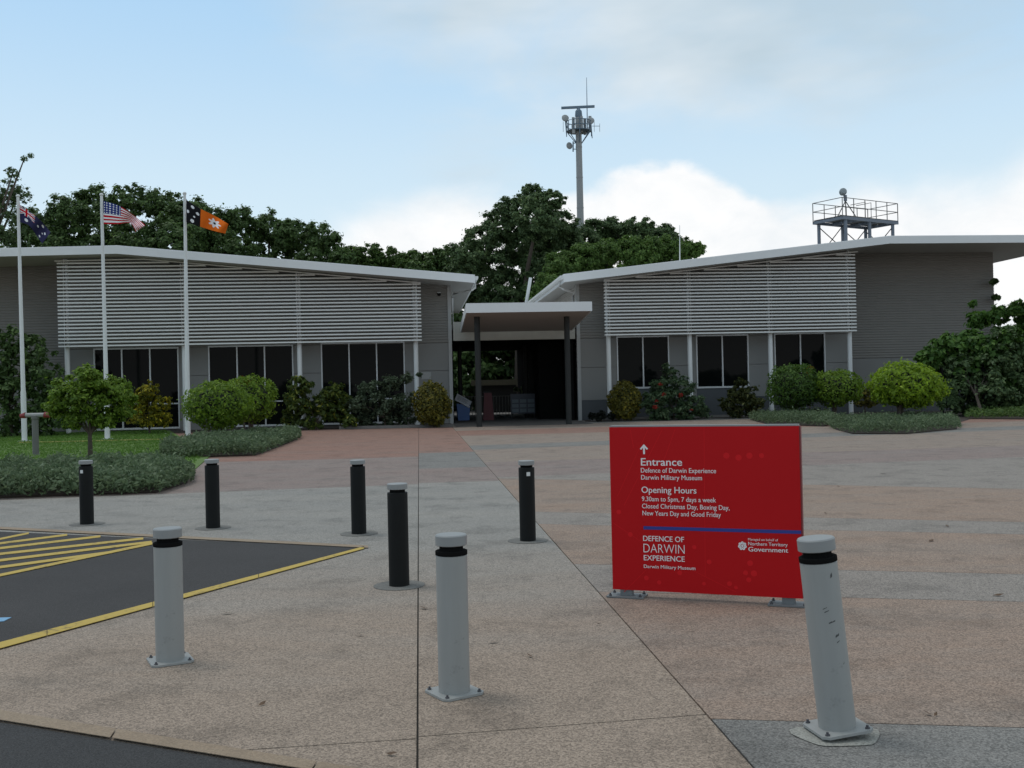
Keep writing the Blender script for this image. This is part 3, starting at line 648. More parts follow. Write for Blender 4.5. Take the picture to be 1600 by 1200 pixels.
def text(s, x0, yb, x1, bold=0.0, name='lettering', cap=None):
    cu_ = bpy.data.curves.new('t', 'FONT'); cu_.body = s; cu_.size = 1.0; cu_.resolution_u = 4
    if bold < 0: cu_.offset = bold
    to = bpy.data.objects.new('t', cu_); COL.objects.link(to); dg = bpy.context.evaluated_depsgraph_get(); me = bpy.data.meshes.new_from_object(to.evaluated_get(dg)); bpy.data.objects.remove(to)
    co = np.empty(len(me.vertices) * 3, np.float32); me.vertices.foreach_get('co', co); co = co.reshape(-1, 3); F_ = [tuple(p.vertices) for p in me.polygons]
    (a, za), (b, _) = SL(x0, yb), SL(x1, yb); w0, w1 = co[:, 0].min(), co[:, 0].max(); kx = (b - a) / (w1 - w0); kz = kx
    if cap: kz = (SL(x0, yb - cap)[1] - za) / .729
    mb = MB(); bold *= .6 if bold > 0 else 1; sh = [(0, 0)] if bold <= 0 else [(-bold, -bold * .5), (bold, -bold * .5), (-bold, bold * .5), (bold, bold * .5)]
    for i, (dx, dz) in enumerate(sh):
        n = len(mb.v); mb.v += [(a + (x - w0 + dx) * kx, yf - .0020 - .0002 * i, za + (z + dz) * kz) for x, z, _ in co]; mb.f += [tuple(n + k for k in f) for f in F_]; mb.mi += [0] * len(F_)
    mb.build(name, TXT, sg)
text('Entrance', 1001.8, 727.3, 1065.8, .018, cap=12.2)
text('Defence of Darwin Experience', 1001.6, 738.2, 1118.8, .012, cap=7.6)
text('Darwin Military Museum', 1002, 749.2, 1097, .012, cap=7.6)
text('Opening Hours', 1002.6, 769.8, 1088.2, .016, cap=10.2)
text('9.30am to 5pm, 7 days a week', 1003.1, 782.8, 1118.8, .012, cap=7.6)
text('Closed Christmas Day, Boxing Day,', 1003.4, 794, 1140, .012, cap=7.6)
text('New Years Day and Good Friday', 1004.1, 805, 1126.5, .012, cap=7.6)
text('DEFENCE OF', 1005.2, 845, 1068.8, .016, cap=8.6)
text('DARWIN', 1005.7, 863, 1069.8, -.012, cap=14.6)
text('EXPERIENCE', 1006.2, 875.2, 1069.9, .016, cap=8.6)
text('Darwin Military Museum', 1006.2, 887.2, 1086.6, .008, cap=5.6)
text('Managed on behalf of', 1169, 844.3, 1215.8, 0, cap=3.9)
text('Northern Territory', 1169.2, 851.8, 1230.6, .012, cap=5.6)
text('Government', 1169.5, 861.2, 1231.4, .022, cap=7.2)
mb = MB()
(ax, az_) = SL(1006.1, 694); (bx_, bz_) = SL(1006.1, 709.6); w = .011
mb.quad((ax - w / 1.6, yf - .0022, az_ - .012), (ax + w / 1.6, yf - .0022, az_ - .012), (ax + w / 1.6, yf - .0022, bz_), (ax - w / 1.6, yf - .0022, bz_))
for s_ in (-1, 1): mb.quad((ax, yf - .0025, az_), (ax + s_ * .031, yf - .0025, az_ - .034), (ax + s_ * .022, yf - .0025, az_ - .042), (ax, yf - .0025, az_ - .019))
mb.build('arrow', TXT, sg)
x0, z0 = SL(1005.4, 822); x1, z1 = SL(1005.4, 827.2)
MB().box(x0, xr - .001, yf - .0018, yf - .0003, z1, z0).build('blue_line', BLUE, sg)
mb = MB(); cx, cz_ = SL(1160, 852.8); R = .0335
for k in range(7):
    t = math.pi / 2 + 2 * math.pi * k / 7; disc(mb, cx + math.cos(t) * R * .64, cz_ + math.sin(t) * R * .64, R * .31, yf - .0022)
disc(mb, cx, cz_, R * .26, yf - .0022); mb.build('flower_emblem', TXT, sg)
mb = MB()
for k in range(7):
    t = math.pi / 2 + 2 * math.pi * k / 7; disc(mb, cx + math.cos(t) * R * .6, cz_ + math.sin(t) * R * .6, R * .09, yf - .003, 8)
mb.build('emblem_centre', paint('emblem_grey', (.30, .26, .27), .5), sg)

# ================================================================== FLAGPOLES AND FLAGS
C_ = {'navy': (.012, .016, .06), 'red': (.45, .008, .016), 'white': (.72, .72, .74), 'black': (.012, .012, .014), 'ochre': (.68, .14, .015), 'blue': (.02, .035, .16), 'duskblue': (.03, .03, .075)}
FM = {k: paint('flag_' + k, v, .9, var=.06, spec=.08) for k, v in C_.items()}
def star(x, y, cx, cy, r): return (x - cx) ** 2 + (y - cy) ** 2 < r * r
def union(x, y):                                        # x, y in 0..1 of the canton
    dx, dy = x - .5, y - .5
    if abs(dx) < .055 or abs(dy) < .1: return 'red'
    if abs(dx) < .1 or abs(dy) < .18: return 'white'
    dd = min(abs(dy - dx), abs(dy + dx))
    return 'red' if dd < .045 else 'white' if dd < .13 else 'duskblue'
def f_au(s, t):
    if s < .5 and t < .5: return union(s * 2, t * 2)
    for cx, cy, r in ((.25, .75, .075), (.75, .84, .045), (.62, .46, .045), (.75, .17, .045), (.87, .40, .045), (.8, .55, .028)):
        if star(s * 2, t, cx * 2, cy, r * 1.4): return 'white'
    return 'duskblue'
def f_us(s, t):
    if s < .4 and t < 7 / 13:
        i, j = s / .4 * 6, t / (7 / 13) * 5; fi, fj = i % 1 - .5, j % 1 - .5
        return 'white' if fi * fi + fj * fj < .07 else 'blue'
    return 'red' if int(t * 13) % 2 == 0 else 'white'
def f_nt(s, t):
    if s < .34:
        for cx, cy, r in ((.17, .84, .07), (.06, .48, .06), (.17, .16, .06), (.28, .36, .06), (.21, .6, .035)):
            if star(s * 2, t, cx * 2, cy, r * 1.2): return 'white'
        return 'black'
    dx, dy = (s - .67) * 2, t - .5; r = math.hypot(dx, dy); a = math.atan2(dy, dx)
    if r < .07: return 'black'
    return 'white' if r < .24 + .07 * math.cos(7 * a) else 'ochre'
def curve(pts, s):                                      # smooth polyline through 4 points
    n = len(pts) - 1; x = s * n; i = min(int(x), n - 1); f = x - i
    p = lambda k: pts[max(0, min(n, k))]
    a, b, c, d = p(i - 1), p(i), p(i + 1), p(i + 2)
    return tuple(.5 * (2 * b[k] + (c[k] - a[k]) * f + (2 * a[k] - 5 * b[k] + 4 * c[k] - d[k]) * f * f + (3 * b[k] - a[k] - 3 * c[k] + d[k]) * f ** 3) for k in (0, 1))
def flag(Y, T, Bt, fn, label, ph):
    nx, ny = 96, 56; mb = MB(); keys = list(C_); idx = {}
    base = AT(*T[0], Y)
    for j in range(ny + 1):
        for i in range(nx + 1):
            s, t = i / nx, j / ny; a, b = curve(T, s), curve(Bt, s); x, y = a[0] + (b[0] - a[0]) * t, a[1] + (b[1] - a[1]) * t
            p = AT(x, y, Y + (.16 * math.sin(s * 9 + ph + t * 1.5) * s ** .5 + .07 * math.sin(s * 17 + t * 3 + ph) * s)) - base; mb.v.append(tuple(p))
    for j in range(ny):
        for i in range(nx):
            n = j * (nx + 1) + i; mb.f.append((n, n + 1, n + nx + 2, n + nx + 1)); mb.mi.append(keys.index(fn((i + .5) / nx, (j + .5) / ny)))
    o = mb.build('flag', [FM[k] for k in keys], None, True, base); tag(o, label, 'flag', 'flags on the flagpoles')
for (bx_, by_), (tx_, ty_), lab in (((38.5, 690), (28, 308), 'white flagpole at the far left of the lawn, flying the dark blue flag'), ((168, 687), (158.5, 306), 'white flagpole flying the striped flag, base on the lawn'), ((294, 684), (288.5, 304), 'white flagpole flying the black and orange flag, beside a round topiary')):
    p = G(bx_, by_); q = AT(tx_, ty_, p.y); root = empty('flagpole', p); tag(root, lab, 'flagpole', 'white flagpoles on the lawn')
    d = q - p
    MB().tube([(0, 0, 0), d * .2, d * .21, d], [.095, .095, .078, .05], 14).build('pole', WHITE, root, True)
    MB().box(-.2, .2, -.2, .2, .02, .04).build('base_plate', WHITE, root)
    MB().lathe([(.05, 0), (.075, .03), (.06, .08), (.02, .1)], 12).build('finial', WHITE, root, True, d)
    MB().tube([d * .12 + Vector((.12, -.1, 0)), d * .97 + Vector((.07, -.07, 0))], .007, 5).build('halyard', WHITE, root)
YF = G(168, 687).y
flag(YF - .1, [(30, 319), (46, 330), (64, 345), (79, 363)], [(30, 347), (45, 352), (58, 369), (66, 381)], f_au, 'dark blue ensign with a crossed canton and stars, drooping at far left', .3)
flag(YF - .1, [(161.5, 314), (185, 321), (207, 335), (227, 352)], [(162, 350), (184, 350), (204, 349), (212, 362)], f_us, 'red and white striped flag with a starred blue canton', 1.1)
flag(YF - .1, [(291, 312), (313, 326), (335, 337), (357, 350)], [(291, 347), (312, 354), (335, 361), (352, 365)], f_nt, 'black and orange flag with white stars and a white flower', 2.0)

# ================================================================== TOWER AND ROOF PLATFORM
YT = 95.0; kT = YT / F
tp = AT(908, 400, YT); tw = empty('telecom_tower', (tp.x, tp.y, 0)); tag(tw, 'tall grey monopole tower with a rotating radar bar and antennas', 'tower')
TS = paint('tower_grey', (.26, .27, .27), .6, var=.1, scale=.6); TB = paint('tower_blue_steel', (.10, .15, .20), .5, var=.1)
def TL(px, py, dy=0.0): return AT(px, py, YT + dy) - Vector((tp.x, tp.y, 0))
p0 = TL(908.5, 420); pt = TL(903.5, 182)
mbt = MB(); lo = Vector((p0.x, 0, 0)); mbt.tube([lo, p0, pt], [.42, .345, .27], 20); mbt.build('monopole', TS, tw, True)
for f in (.2, .4, .6, .8): c = p0.lerp(pt, f); MB().lathe([(.345 - .075 * f + .018, -.05), (.345 - .075 * f + .018, .05)], 20).build('flange', TS, tw, True, c)
hd = TL(904, 176); MB().lathe([(.30, -.45), (.34, -.3), (.30, .15), (.16, .3), (.12, .5)], 14).build('radar_gearbox', TB, tw, True, hd)
a, b = TL(877, 169), TL(929, 166.5); dd = b - a; MB().prism([(-.09, -.09), (.09, -.09), (.09, .1), (-.09, .12)], 'x', 0, dd.length).build('radar_bar', TB, tw, False, a, 0).rotation_euler = (0, -math.asin(dd.z / dd.length), 0)
MB().tube([TL(918, 210), TL(917.2, 165), TL(916.5, 121)], [.05, .04, .02], 6).build('whip_antenna', TB, tw)
cz0, cz1 = TL(904, 205).z, TL(904, 190).z; cx0 = TL(904.5, 205).x
mb = MB(); Rr = 1.15
ring = lambda R_, z: [(cx0 + R_ * math.cos(t), R_ * math.sin(t), z) for t in np.linspace(0, 2 * math.pi, 13)]
for z in (cz0, (cz0 + cz1) / 2, cz1): mb.tube(ring(Rr, z), .04, 5)
mb.build('railing', TB, tw)
MB().lathe([(.3, cz0 - .05), (Rr, cz0 - .05), (Rr, cz0), (.3, cz0)], 12, (cx0, 0)).build('platform', TB, tw)
for k in range(12):
    t = 2 * math.pi * k / 12; x, y = cx0 + Rr * math.cos(t), Rr * math.sin(t)
    MB().tube([(x, y, cz0 - (.5 if k % 3 == 0 else 0)), (x, y, cz1 + (.3 if k % 3 == 0 else 0))], .04, 5).build('stanchion', TB, tw)
    if k % 2: MB().tube([(cx0 + .3 * math.cos(t), .3 * math.sin(t), cz0 - 1.1), (x, y, cz0 - .04)], .04, 5).build('strut', TB, tw)
for k, (px_, py_) in enumerate(((896, 196), (909, 194), (914, 198), (922, 194))):
    q = TL(px_, py_, -.9 + .5 * k); MB().box(-.13, .13, -.07, .07, -.75, .75).build('panel_antenna', TS, tw, False, q, k * 1.1)
for px_, py_ in ((883, 185), (923, 189)):
    q = TL(px_, py_); MB().lathe([(.05, -.18), (.3, -.05), (.34, .1), (.1, .2)], 12).build('dish', TS, tw, True, q).rotation_euler = (1.2, .4, 0)
    MB().tube([q, q + Vector((.1, 0, -1.6))], .045, 5).build('dish_mast', TB, tw)
q = TL(889, 228); o_ = MB().lathe([(.05, -.1), (.28, -.02), (.33, .08), (.3, .1)], 14).build('dish', TS, tw, True, q); o_.rotation_euler = (math.pi / 2, 0, .5)
MB().tube([TL(895.5, 221), TL(895.5, 237)], .06, 6).build('dish_mast', TB, tw); MB().tube([TL(895.5, 224), TL(902, 223)], .04, 5).build('dish_arm', TB, tw); MB().tube([TL(895.5, 233), TL(902, 233)], .04, 5).build('dish_arm', TB, tw)
for px_ in (928.5, 880, 937): MB().tube([TL(px_, 206), TL(px_, 190 if px_ < 930 else 193)], .022, 5).build('rod_antenna', TS, tw)
MB().tube([TL(925, 197), TL(937, 197)], .025, 5).build('antenna_arm', TB, tw)

zd = 10.7; NP = Vector((18.48, 56.6, 0)); la = Vector((.85, .526, 0)); sa = Vector((-.526, .85, 0)); LL, SS = 4.7, 2.1
pf = empty('lookout_platform', NP); tag(pf, 'raised steel platform with railings showing above the right roof', 'platform')
PT = lambda a, b, z: (la * a + sa * b + Vector((0, 0, z)))
pang = math.atan2(la.y, la.x)
for k in range(3):
    o_ = MB().box(0, LL, k * SS / 3 + .03, (k + 1) * SS / 3 - .06, zd - .03, zd + .02).build('deck_plank', DKGREY, pf, False, (0, 0, 0), pang)
for b in (0, SS): MB().box(0, LL, b - .04, b + .04, zd - .2, zd - .035).build('beam', BLUEST, pf, False, (0, 0, 0), pang)
for a in (0.05, LL * .33, LL * .66, LL - .05): MB().box(a - .04, a + .04, .045, SS - .045, zd - .19, zd - .036).build('cross_beam', BLUEST, pf, False, (0, 0, 0), pang)
for a in (.35, 2.35, 4.35):
    for b in (.1, SS - .1): MB().tube([PT(a, b, 0), PT(a, b, zd - .2)], .10, 8).build('leg', BLUEST, pf, True)
    for z0, z1 in ((zd - 2.0, zd - .35), (zd - .35, zd - 2.0)): MB().tube([PT(a, .1, z0), PT(a, SS - .1, z1)], .028, 5).build('brace', DKGREY, pf)
    MB().tube([PT(a, .1, zd - 1.95), PT(a, SS - .1, zd - 1.95)], .03, 5).build('brace', DKGREY, pf)
RL = paint('rail_grey', (.09, .09, .085), .6)
for a in np.linspace(0, LL, 6):
    for b in (0, SS): MB().tube([PT(a, b, zd - .1), PT(a, b, zd + 1.0)], .026, 5).build('rail_post', RL, pf)
for z in (.5, 1.0):
    for b in (0, SS): MB().tube([PT(0, b, zd + z), PT(LL, b, zd + z)], .022, 5).build('rail', RL, pf)
    for a in (0, LL): MB().tube([PT(a, 0, zd + z), PT(a, SS, zd + z)], .022, 5).build('rail', RL, pf)
for da in (3.2, 3.7): MB().tube([PT(da, SS * .5, zd), PT(da, SS * .5, zd + 1.15), PT(da, SS, zd + 1.15)], .022, 5).build('ladder_rail', RL, pf)
apx = AT(1321, 314, 57.6) - NP
for px_, py_, yy in ((1309, 338, 57.0), (1337, 338, 57.4), (1322, 340, 58.6)): MB().tube([apx, AT(px_, py_, yy) - NP], .03, 5).build('tripod_leg', RL, pf)
MB().tube([apx, AT(1320.5, 305, 57.6) - NP], .10, 8).build('lamp_mast', BLUEST, pf, True)
o_ = MB().lathe([(.03, -.2), (.14, -.17), (.2, -.06), (.21, .06), (.17, .15), (.05, .2)], 18).build('searchlight', paint('lamp_housing', (.20, .23, .24), .4, metal=.3), pf, True, AT(1317, 300, 57.5) - NP); o_.rotation_euler = (1.2, .3, 0)
for (x_, y0_, y1_), lab in (((1062, 352, 408), 'thin white rod standing on the right wing roof, before the trees'),):
    a, b = W(BP(x_, y1_, 1)[0], 1, BP(x_, y1_, 1)[1] - .3), W(BP(x_, y0_, 1)[0], 1, BP(x_, y0_, 1)[1]); tag(MB().tube([a, b], [.03, .012], 6).build('roof_rod', WHITE), lab, 'rod')

# ================================================================== TREES
DK = leafmat('leaf_dark', (0.050, 0.090, 0.027), (0.102, 0.173, 0.050), (0.165, 0.248, 0.074)); DK2 = leafmat('leaf_dark_blue', (0.056, 0.099, 0.039), (0.118, 0.182, 0.070), (0.182, 0.248, 0.099))
MG = leafmat('leaf_mid', (0.054, 0.102, 0.024), (0.108, 0.180, 0.043), (0.168, 0.240, 0.060)); LG = leafmat('leaf_mango', (0.062, 0.120, 0.026), (0.120, 0.205, 0.044), (0.180, 0.270, 0.070))
def gb(Y): return lambda x, dz=0: (AT(x, 600, Y).x, Y, 0)
def bigtree(name, Y, x, blobs, n, size, mat, label, tr=.35, jit=3, **k):
    return tree(name, (AT(x, 600, Y).x, Y, 0), px_blobs(blobs, Y, jit), n, size, mat, label, 'tree', 'trees behind the museum', tr, **k)
bigtree('spreading_tree', 72, 170, [(60, 352, 42), (105, 338, 40), (150, 322, 38), (205, 313, 32), (255, 322, 36), (300, 335, 38), (90, 385, 45), (180, 365, 55), (270, 375, 50), (30, 380, 35), (215, 395, 45), (140, 400, 40), (35, 420, 40), (300, 405, 40), (100, 420, 40)], 155000, .24, DK, 'dark spreading tree behind the flags and left roof', .5, sub=.33, nsub=22)
bigtree('spreading_tree', 76, 420, [(335, 350, 40), (375, 355, 38), (420, 358, 36), (460, 368, 34), (500, 372, 30), (520, 388, 22), (350, 395, 45), (430, 400, 45), (490, 405, 32), (310, 385, 35), (535, 405, 24), (530, 425, 28), (470, 430, 36), (400, 430, 36)], 130000, .24, DK, 'dark tree with flat crown above the middle of the left roof', .45, sub=.33, nsub=20)
bigtree('leaning_tree', 58, -40, [(5, 300, 34), (28, 305, 22), (0, 350, 40), (-40, 320, 50), (20, 270, 12), (38, 248, 6), (48, 243, 5)], 16000, .18, DK2, 'thin-leaved tree at the left edge with a bare sprig', .3, 1.5, sub=.3, nsub=22, aspect=.3)
bigtree('background_tree', 80, 600, [(548, 405, 24), (575, 398, 24), (610, 402, 22), (640, 405, 20), (590, 425, 30), (640, 425, 26), (560, 430, 30), (615, 440, 30), (665, 415, 24)], 58000, .24, MG, 'low green tree peeping over the left roof near its lower end', .3, sub=.33)
bigtree('background_tree', 78, 690, [(670, 408, 22), (700, 400, 26), (690, 430, 34), (720, 420, 30), (655, 425, 26), (700, 455, 34), (740, 470, 34), (725, 500, 30)], 58000, .24, DK, 'small dark tree at the left foot of the tallest tree', .3, sub=.33)
bigtree('tall_tree', 70, 810, [(835, 308, 28), (865, 312, 20), (800, 325, 28), (840, 340, 40), (785, 350, 34), (875, 355, 36), (755, 375, 34), (820, 385, 50), (730, 400, 32), (770, 420, 45), (850, 430, 50), (740, 450, 36), (800, 470, 40), (715, 425, 24), (880, 395, 40)], 185000, .225, DK2, 'tallest dark tree, in the gap between the two roofs', .5, 3, sub=.31, nsub=22)
bigtree('background_tree', 78, 985, [(925, 365, 30), (965, 360, 28), (1000, 358, 26), (1035, 370, 24), (1060, 385, 20), (950, 390, 40), (1010, 392, 38)], 100000, .225, DK2, 'dark tree crown right of the tower behind the right roof', .4, sub=.33, nsub=20)
bigtree('mango_tree', 64, 950, [(880, 415, 32), (915, 402, 30), (950, 395, 28), (990, 388, 28), (1030, 392, 30), (1065, 392, 22), (1088, 390, 15), (860, 445, 28), (930, 425, 38), (1000, 415, 34), (840, 465, 20), (1060, 410, 24)], 125000, .22, LG, 'brighter green tree leaning over the lower end of the right roof', .4, 2, sub=.36, nsub=18, aspect=.4)
bigtree('background_tree', 74, 760, [(700, 560, 45), (740, 585, 45), (790, 580, 50), (840, 570, 45), (890, 585, 45), (720, 520, 40), (780, 515, 45), (850, 515, 45), (670, 600, 40), (720, 620, 36), (770, 620, 36), (820, 620, 36), (870, 620, 36), (790, 480, 40), (760, 545, 45), (820, 540, 45)], 90000, .42, DK, 'shaded tree seen through the covered walkway', .35, sub=.35)
tree('frangipani_tree', (G(1535, 652).x, G(1535, 652).y, 0), px_blobs([(1475, 545, 30), (1510, 540, 32), (1545, 548, 30), (1450, 560, 20), (1500, 580, 36), (1560, 590, 36), (1590, 570, 30), (1530, 500, 18), (1560, 492, 18), (1590, 482, 16), (1520, 475, 6), (1610, 500, 25), (1575, 525, 20), (1480, 575, 30), (1530, 575, 34), (1600, 545, 34), (1450, 580, 18), (1560, 560, 30)], 42.5, 1.0), 26000, .25, leafmat('leaf_frangipani', (0.037, 0.094, 0.018), (0.094, 0.188, 0.033), (0.163, 0.275, 0.050)), 'broad-leaved tree at the right corner of the building', 'tree', None, .08, 9, .6, .42, 18)
def bush(name, label, blobs, Y, base, n, size, mat, jit=.3, cat='shrub', group=None, **k):
    p = G(*base) if Y is None else Vector((AT(base[0], 600, Y).x, Y, 0)); yy = p.y
    return tree(name, tuple(p), px_blobs(blobs, yy, jit), n, size, mat, label, cat, group, k.pop('tr', .05), k.pop('nl', 6), zmin=.02, part='foliage', **k)
bush('dark_shrub', 'big dark shrub at the left edge behind the first flagpole', [(15, 530, 32), (50, 545, 32), (20, 580, 42), (70, 590, 32), (30, 630, 45), (75, 640, 32), (-20, 600, 50), (10, 665, 30), (60, 668, 25), (100, 660, 16)], 42.5, (20, 680), 12000, .2, DK, .5, tr=.1)
bush('dark_shrub', 'mass of dark shrubs under the broad-leaved tree at right', [(1500, 605, 36), (1545, 610, 40), (1590, 600, 45), (1485, 630, 22), (1520, 632, 28), (1570, 632, 30), (1610, 630, 34), (1550, 570, 38), (1595, 560, 40), (1500, 575, 30), (1570, 530, 26)], 42.0, (1545, 655), 24000, .17, DK2, .4, tr=.06)
bush('climbing_vine', 'dark vine climbing the right corner of the building', [(1553, 440, 6), (1556, 465, 6), (1553, 490, 7), (1557, 515, 7), (1553, 540, 8), (1555, 565, 9)], 49.8, (1555, 645), 2600, .2, DK, .1, cat='vine', tr=.03)
# planted shrubs
TOP = leafmat('leaf_topiary', (0.078, 0.150, 0.013), (0.176, 0.280, 0.023), (0.273, 0.377, 0.039)); TOPB = leafmat('leaf_topiary_bright', (0.125, 0.213, 0.013), (0.250, 0.375, 0.020), (0.375, 0.500, 0.037)); TOPD = leafmat('leaf_topiary_dark', (0.042, 0.090, 0.014), (0.084, 0.162, 0.024), (0.132, 0.216, 0.036))
CRY = leafmat('leaf_croton_yellow', (.045, .075, .012), (.36, .32, .018), (.80, .60, .04)); CRD = leafmat('leaf_croton_dark', (0.038, 0.067, 0.015), (0.098, 0.143, 0.024), (0.329, 0.329, 0.045))
CRB = leafmat('leaf_croton_bronze', (0.068, 0.075, 0.015), (0.195, 0.173, 0.024), (0.390, 0.300, 0.038)); GGR = leafmat('leaf_grey_green', (0.050, 0.075, 0.040), (0.110, 0.150, 0.085), (0.190, 0.220, 0.140))
FLW = leafmat('leaf_flowering', (0.045, 0.090, 0.040), (0.112, 0.168, 0.078), (0.190, 0.224, 0.112)); VAR = leafmat('leaf_variegated', (0.030, 0.045, 0.012), (0.090, 0.100, 0.025), (0.340, 0.330, 0.110))
def topiary(label, cx, cy, rx, ry, base, n, size, mat, tr=.06, dome=False):
    p = G(*base); yy = p.y; c = AT(cx, cy, yy); r = rx * yy / F; rz = ry * yy / F
    root = empty('topiary', p); tag(root, label, 'topiary')
    d = rdir(n); lump = 1 + .07 * np.sin(d[:, 0] * 5 + cx) * np.sin(d[:, 2] * 5 + cy) + .05 * np.sin(d[:, 1] * 11 + d[:, 0] * 9) + .05 * np.sin(d[:, 0] * 17 + d[:, 2] * 13 + cx) + np.where(RNG.uniform(0, 1, n) > .96, RNG.uniform(0, .14, n), 0)
    rad = (1 - .28 * RNG.uniform(0, 1, n) ** 2.2) * lump; P = d * rad[:, None] * np.array((r, r, rz))
    if dome: P[:, 2] = np.where(P[:, 2] < 0, P[:, 2] * .75, P[:, 2])
    P += np.array(c - p); Nn = d + RNG.normal(scale=.55, size=(n, 3)) + np.array((0, 0, .25))
    link('crown', leaves_mesh('crown', P, Nn, size, .5, mat), root)
    MB().lathe([(r * .45, -rz * .5), (r * .7, -rz * .2), (r * .72, rz * .2), (r * .45, rz * .6)], 14).build('shade_core', paint('core_shade_dark', (.012, .016, .008), .95), root, False, c - p)  # solid near-black core standing in for the shade inside the crown
    mb = MB(); t = c - p; 
    for k in range(3): a = 2.1 * k; mb.tube([(.04 * math.cos(a), .04 * math.sin(a), -.03), (.07 * math.cos(a), .07 * math.sin(a), t.z * .45), (t.x + r * .3 * math.cos(a), t.y + r * .3 * math.sin(a), t.z - rz * .3)], [tr, tr * .8, tr * .5], 7)
    mb.build('trunk', BARK, root, True)
    return root
topiary('low dense topiary ball nearest the hedge point, left of two others', 340, 633, 53, 38, (342, 692), 5200, .11, TOP)
topiary('topiary ball half hidden behind the front topiary ball on the left', 390, 624, 42, 37, (392, 680), 4200, .11, TOP)
topiary('rearmost topiary ball of the left cluster, before the dark croton', 420, 617, 34, 33, (422, 668), 3200, .11, TOP)
topiary('dark green clipped ball in front of the right wing column', 1240, 604, 41, 35, (1240, 656), 5200, .12, TOPD)
topiary('medium lime topiary ball between the dark ball and the largest ball', 1306, 606, 42, 28, (1304, 655), 3600, .13, TOP)
topiary('largest bright lime topiary dome, rightmost of the clipped balls', 1417, 606, 56, 40, (1407, 664), 6500, .13, TOPB, .07, True)
p = G(141, 722)
tree('small_tree', tuple(p), px_blobs([(140, 592, 30), (105, 615, 30), (175, 612, 30), (140, 625, 36), (90, 640, 20), (190, 640, 22), (160, 655, 22), (115, 655, 20), (75, 635, 10), (200, 620, 14)], p.y, .35), 26000, .10, leafmat('leaf_small_tree', (0.083, 0.152, 0.016), (0.179, 0.290, 0.030), (0.304, 0.414, 0.055)), 'small round-headed tree rising from the low hedge at left', 'tree', None, .07, 8, .5, .42, 16, .4)
bush('croton', 'croton bush with bright yellow leaves behind the small tree', [(232, 612, 22), (215, 630, 22), (250, 632, 20), (232, 650, 24), (215, 655, 16), (252, 655, 16)], 42.0, (232, 676), 5200, .16, CRY, .3, aspect=.4)
bush('croton', 'orange-topped croton peeping over the left topiary balls', [(380, 595, 10), (370, 605, 12), (392, 604, 12), (382, 625, 16)], 43.6, (380, 670), 900, .16, leafmat('leaf_croton_orange', (.08, .05, .01), (.45, .22, .015), (.6, .35, .03)), .2, aspect=.4)
bush('croton', 'dark croton clump right of the left topiary balls', [(470, 602, 20), (462, 630, 24), (500, 630, 24), (520, 612, 20), (485, 655, 24), (525, 645, 24), (540, 625, 14), (455, 655, 16), (545, 657, 14)], 42.8, (495, 671), 13000, .18, CRD, .4, aspect=.4)
bush('loose_shrub', 'loose grey-green shrub below the third left window', [(580, 612, 22), (610, 600, 18), (635, 592, 12), (560, 632, 20), (600, 632, 26), (630, 628, 22), (575, 653, 20), (615, 653, 22), (640, 650, 16), (655, 585, 5)], 43.2, (600, 668), 10000, .15, GGR, .4, aspect=.38, sub=.42)
topiary('round yellowish croton at the corner just left of the entrance', 675, 631, 29, 34, (675, 668), 4200, .13, CRB)
topiary('round bronze-yellow croton right of the entrance', 976, 626, 26, 30, (976, 658), 3600, .13, CRB)
fs = bush('flowering_shrub', 'tall loose shrub with red flowers under the first right window', [(1048, 585, 14), (1035, 605, 22), (1065, 605, 22), (1018, 628, 20), (1050, 630, 28), (1085, 630, 20), (1030, 648, 18), (1070, 648, 20), (1098, 645, 12), (1040, 572, 6)], 45.0, (1052, 657), 12000, .15, FLW, .4, aspect=.42, sub=.42)
Pf, Nf = clumps(px_blobs([(1037, 617, 4), (1064, 617, 4), (1026, 626, 3), (1024, 636, 4), (1032, 600, 3), (1080, 640, 2)], 44.3, .1), 170)
link('flowers', leaves_mesh('flowers', Pf - np.array(fs.location), Nf, .11, .6, leafmat('petal_red', (.28, .03, .02), (.38, .05, .03))), fs)
bush('variegated_shrub', 'droopy shrub with pale yellow leaves between the right windows', [(1158, 598, 10), (1150, 615, 16), (1170, 615, 16), (1135, 630, 14), (1160, 632, 18), (1182, 628, 14), (1150, 644, 14), (1175, 644, 12)], 45.3, (1158, 655), 4500, .20, VAR, .3, aspect=.32)
bush('low_shrub', 'small bronze shrub between the lime topiary balls', [(1352, 612, 10), (1345, 625, 14), (1362, 628, 12)], 46.0, (1352, 650), 900, .15, CRB, .2)
bush('low_shrub', 'low dark plants at the foot of the first right column', [(925, 650, 7), (940, 648, 8), (955, 650, 7), (935, 653, 7)], 45.0, (938, 657), 1400, .14, leafmat('leaf_purple_dark', (.010, .012, .010), (.022, .028, .018)), .2)
bush('low_shrub', 'orange tip of a croton above the dark clipped ball', [(1266, 576, 6), (1262, 584, 6)], 46.0, (1264, 650), 160, .15, leafmat('leaf_croton_orange', (.08, .05, .01), (.45, .22, .015)), .1)
HED = leafmat('leaf_hedge', (0.075, 0.115, 0.056), (0.150, 0.206, 0.106), (0.237, 0.294, 0.175))
ground_cover('ground_cover', [(-120, 748), (-60, 744), (120, 738), (285, 735), (304, 742), (302, 755), (250, 772), (100, 777), (-120, 785)], .40, 42000, .095, HED, 'low grey-green ground cover bed behind the leftmost black bollard')
ground_cover('ground_cover', [(250, 706), (300, 696), (380, 689), (470, 680), (470, 686), (430, 702), (400, 713), (280, 717), (250, 714)], .42, 24000, .105, HED, 'low grey-green ground cover bed beneath the left topiary balls')
ground_cover('ground_cover', [(1168, 656), (1300, 653), (1310, 662), (1290, 667), (1200, 664)], .42, 9000, .10, HED, 'narrow ground cover strip behind the red sign')
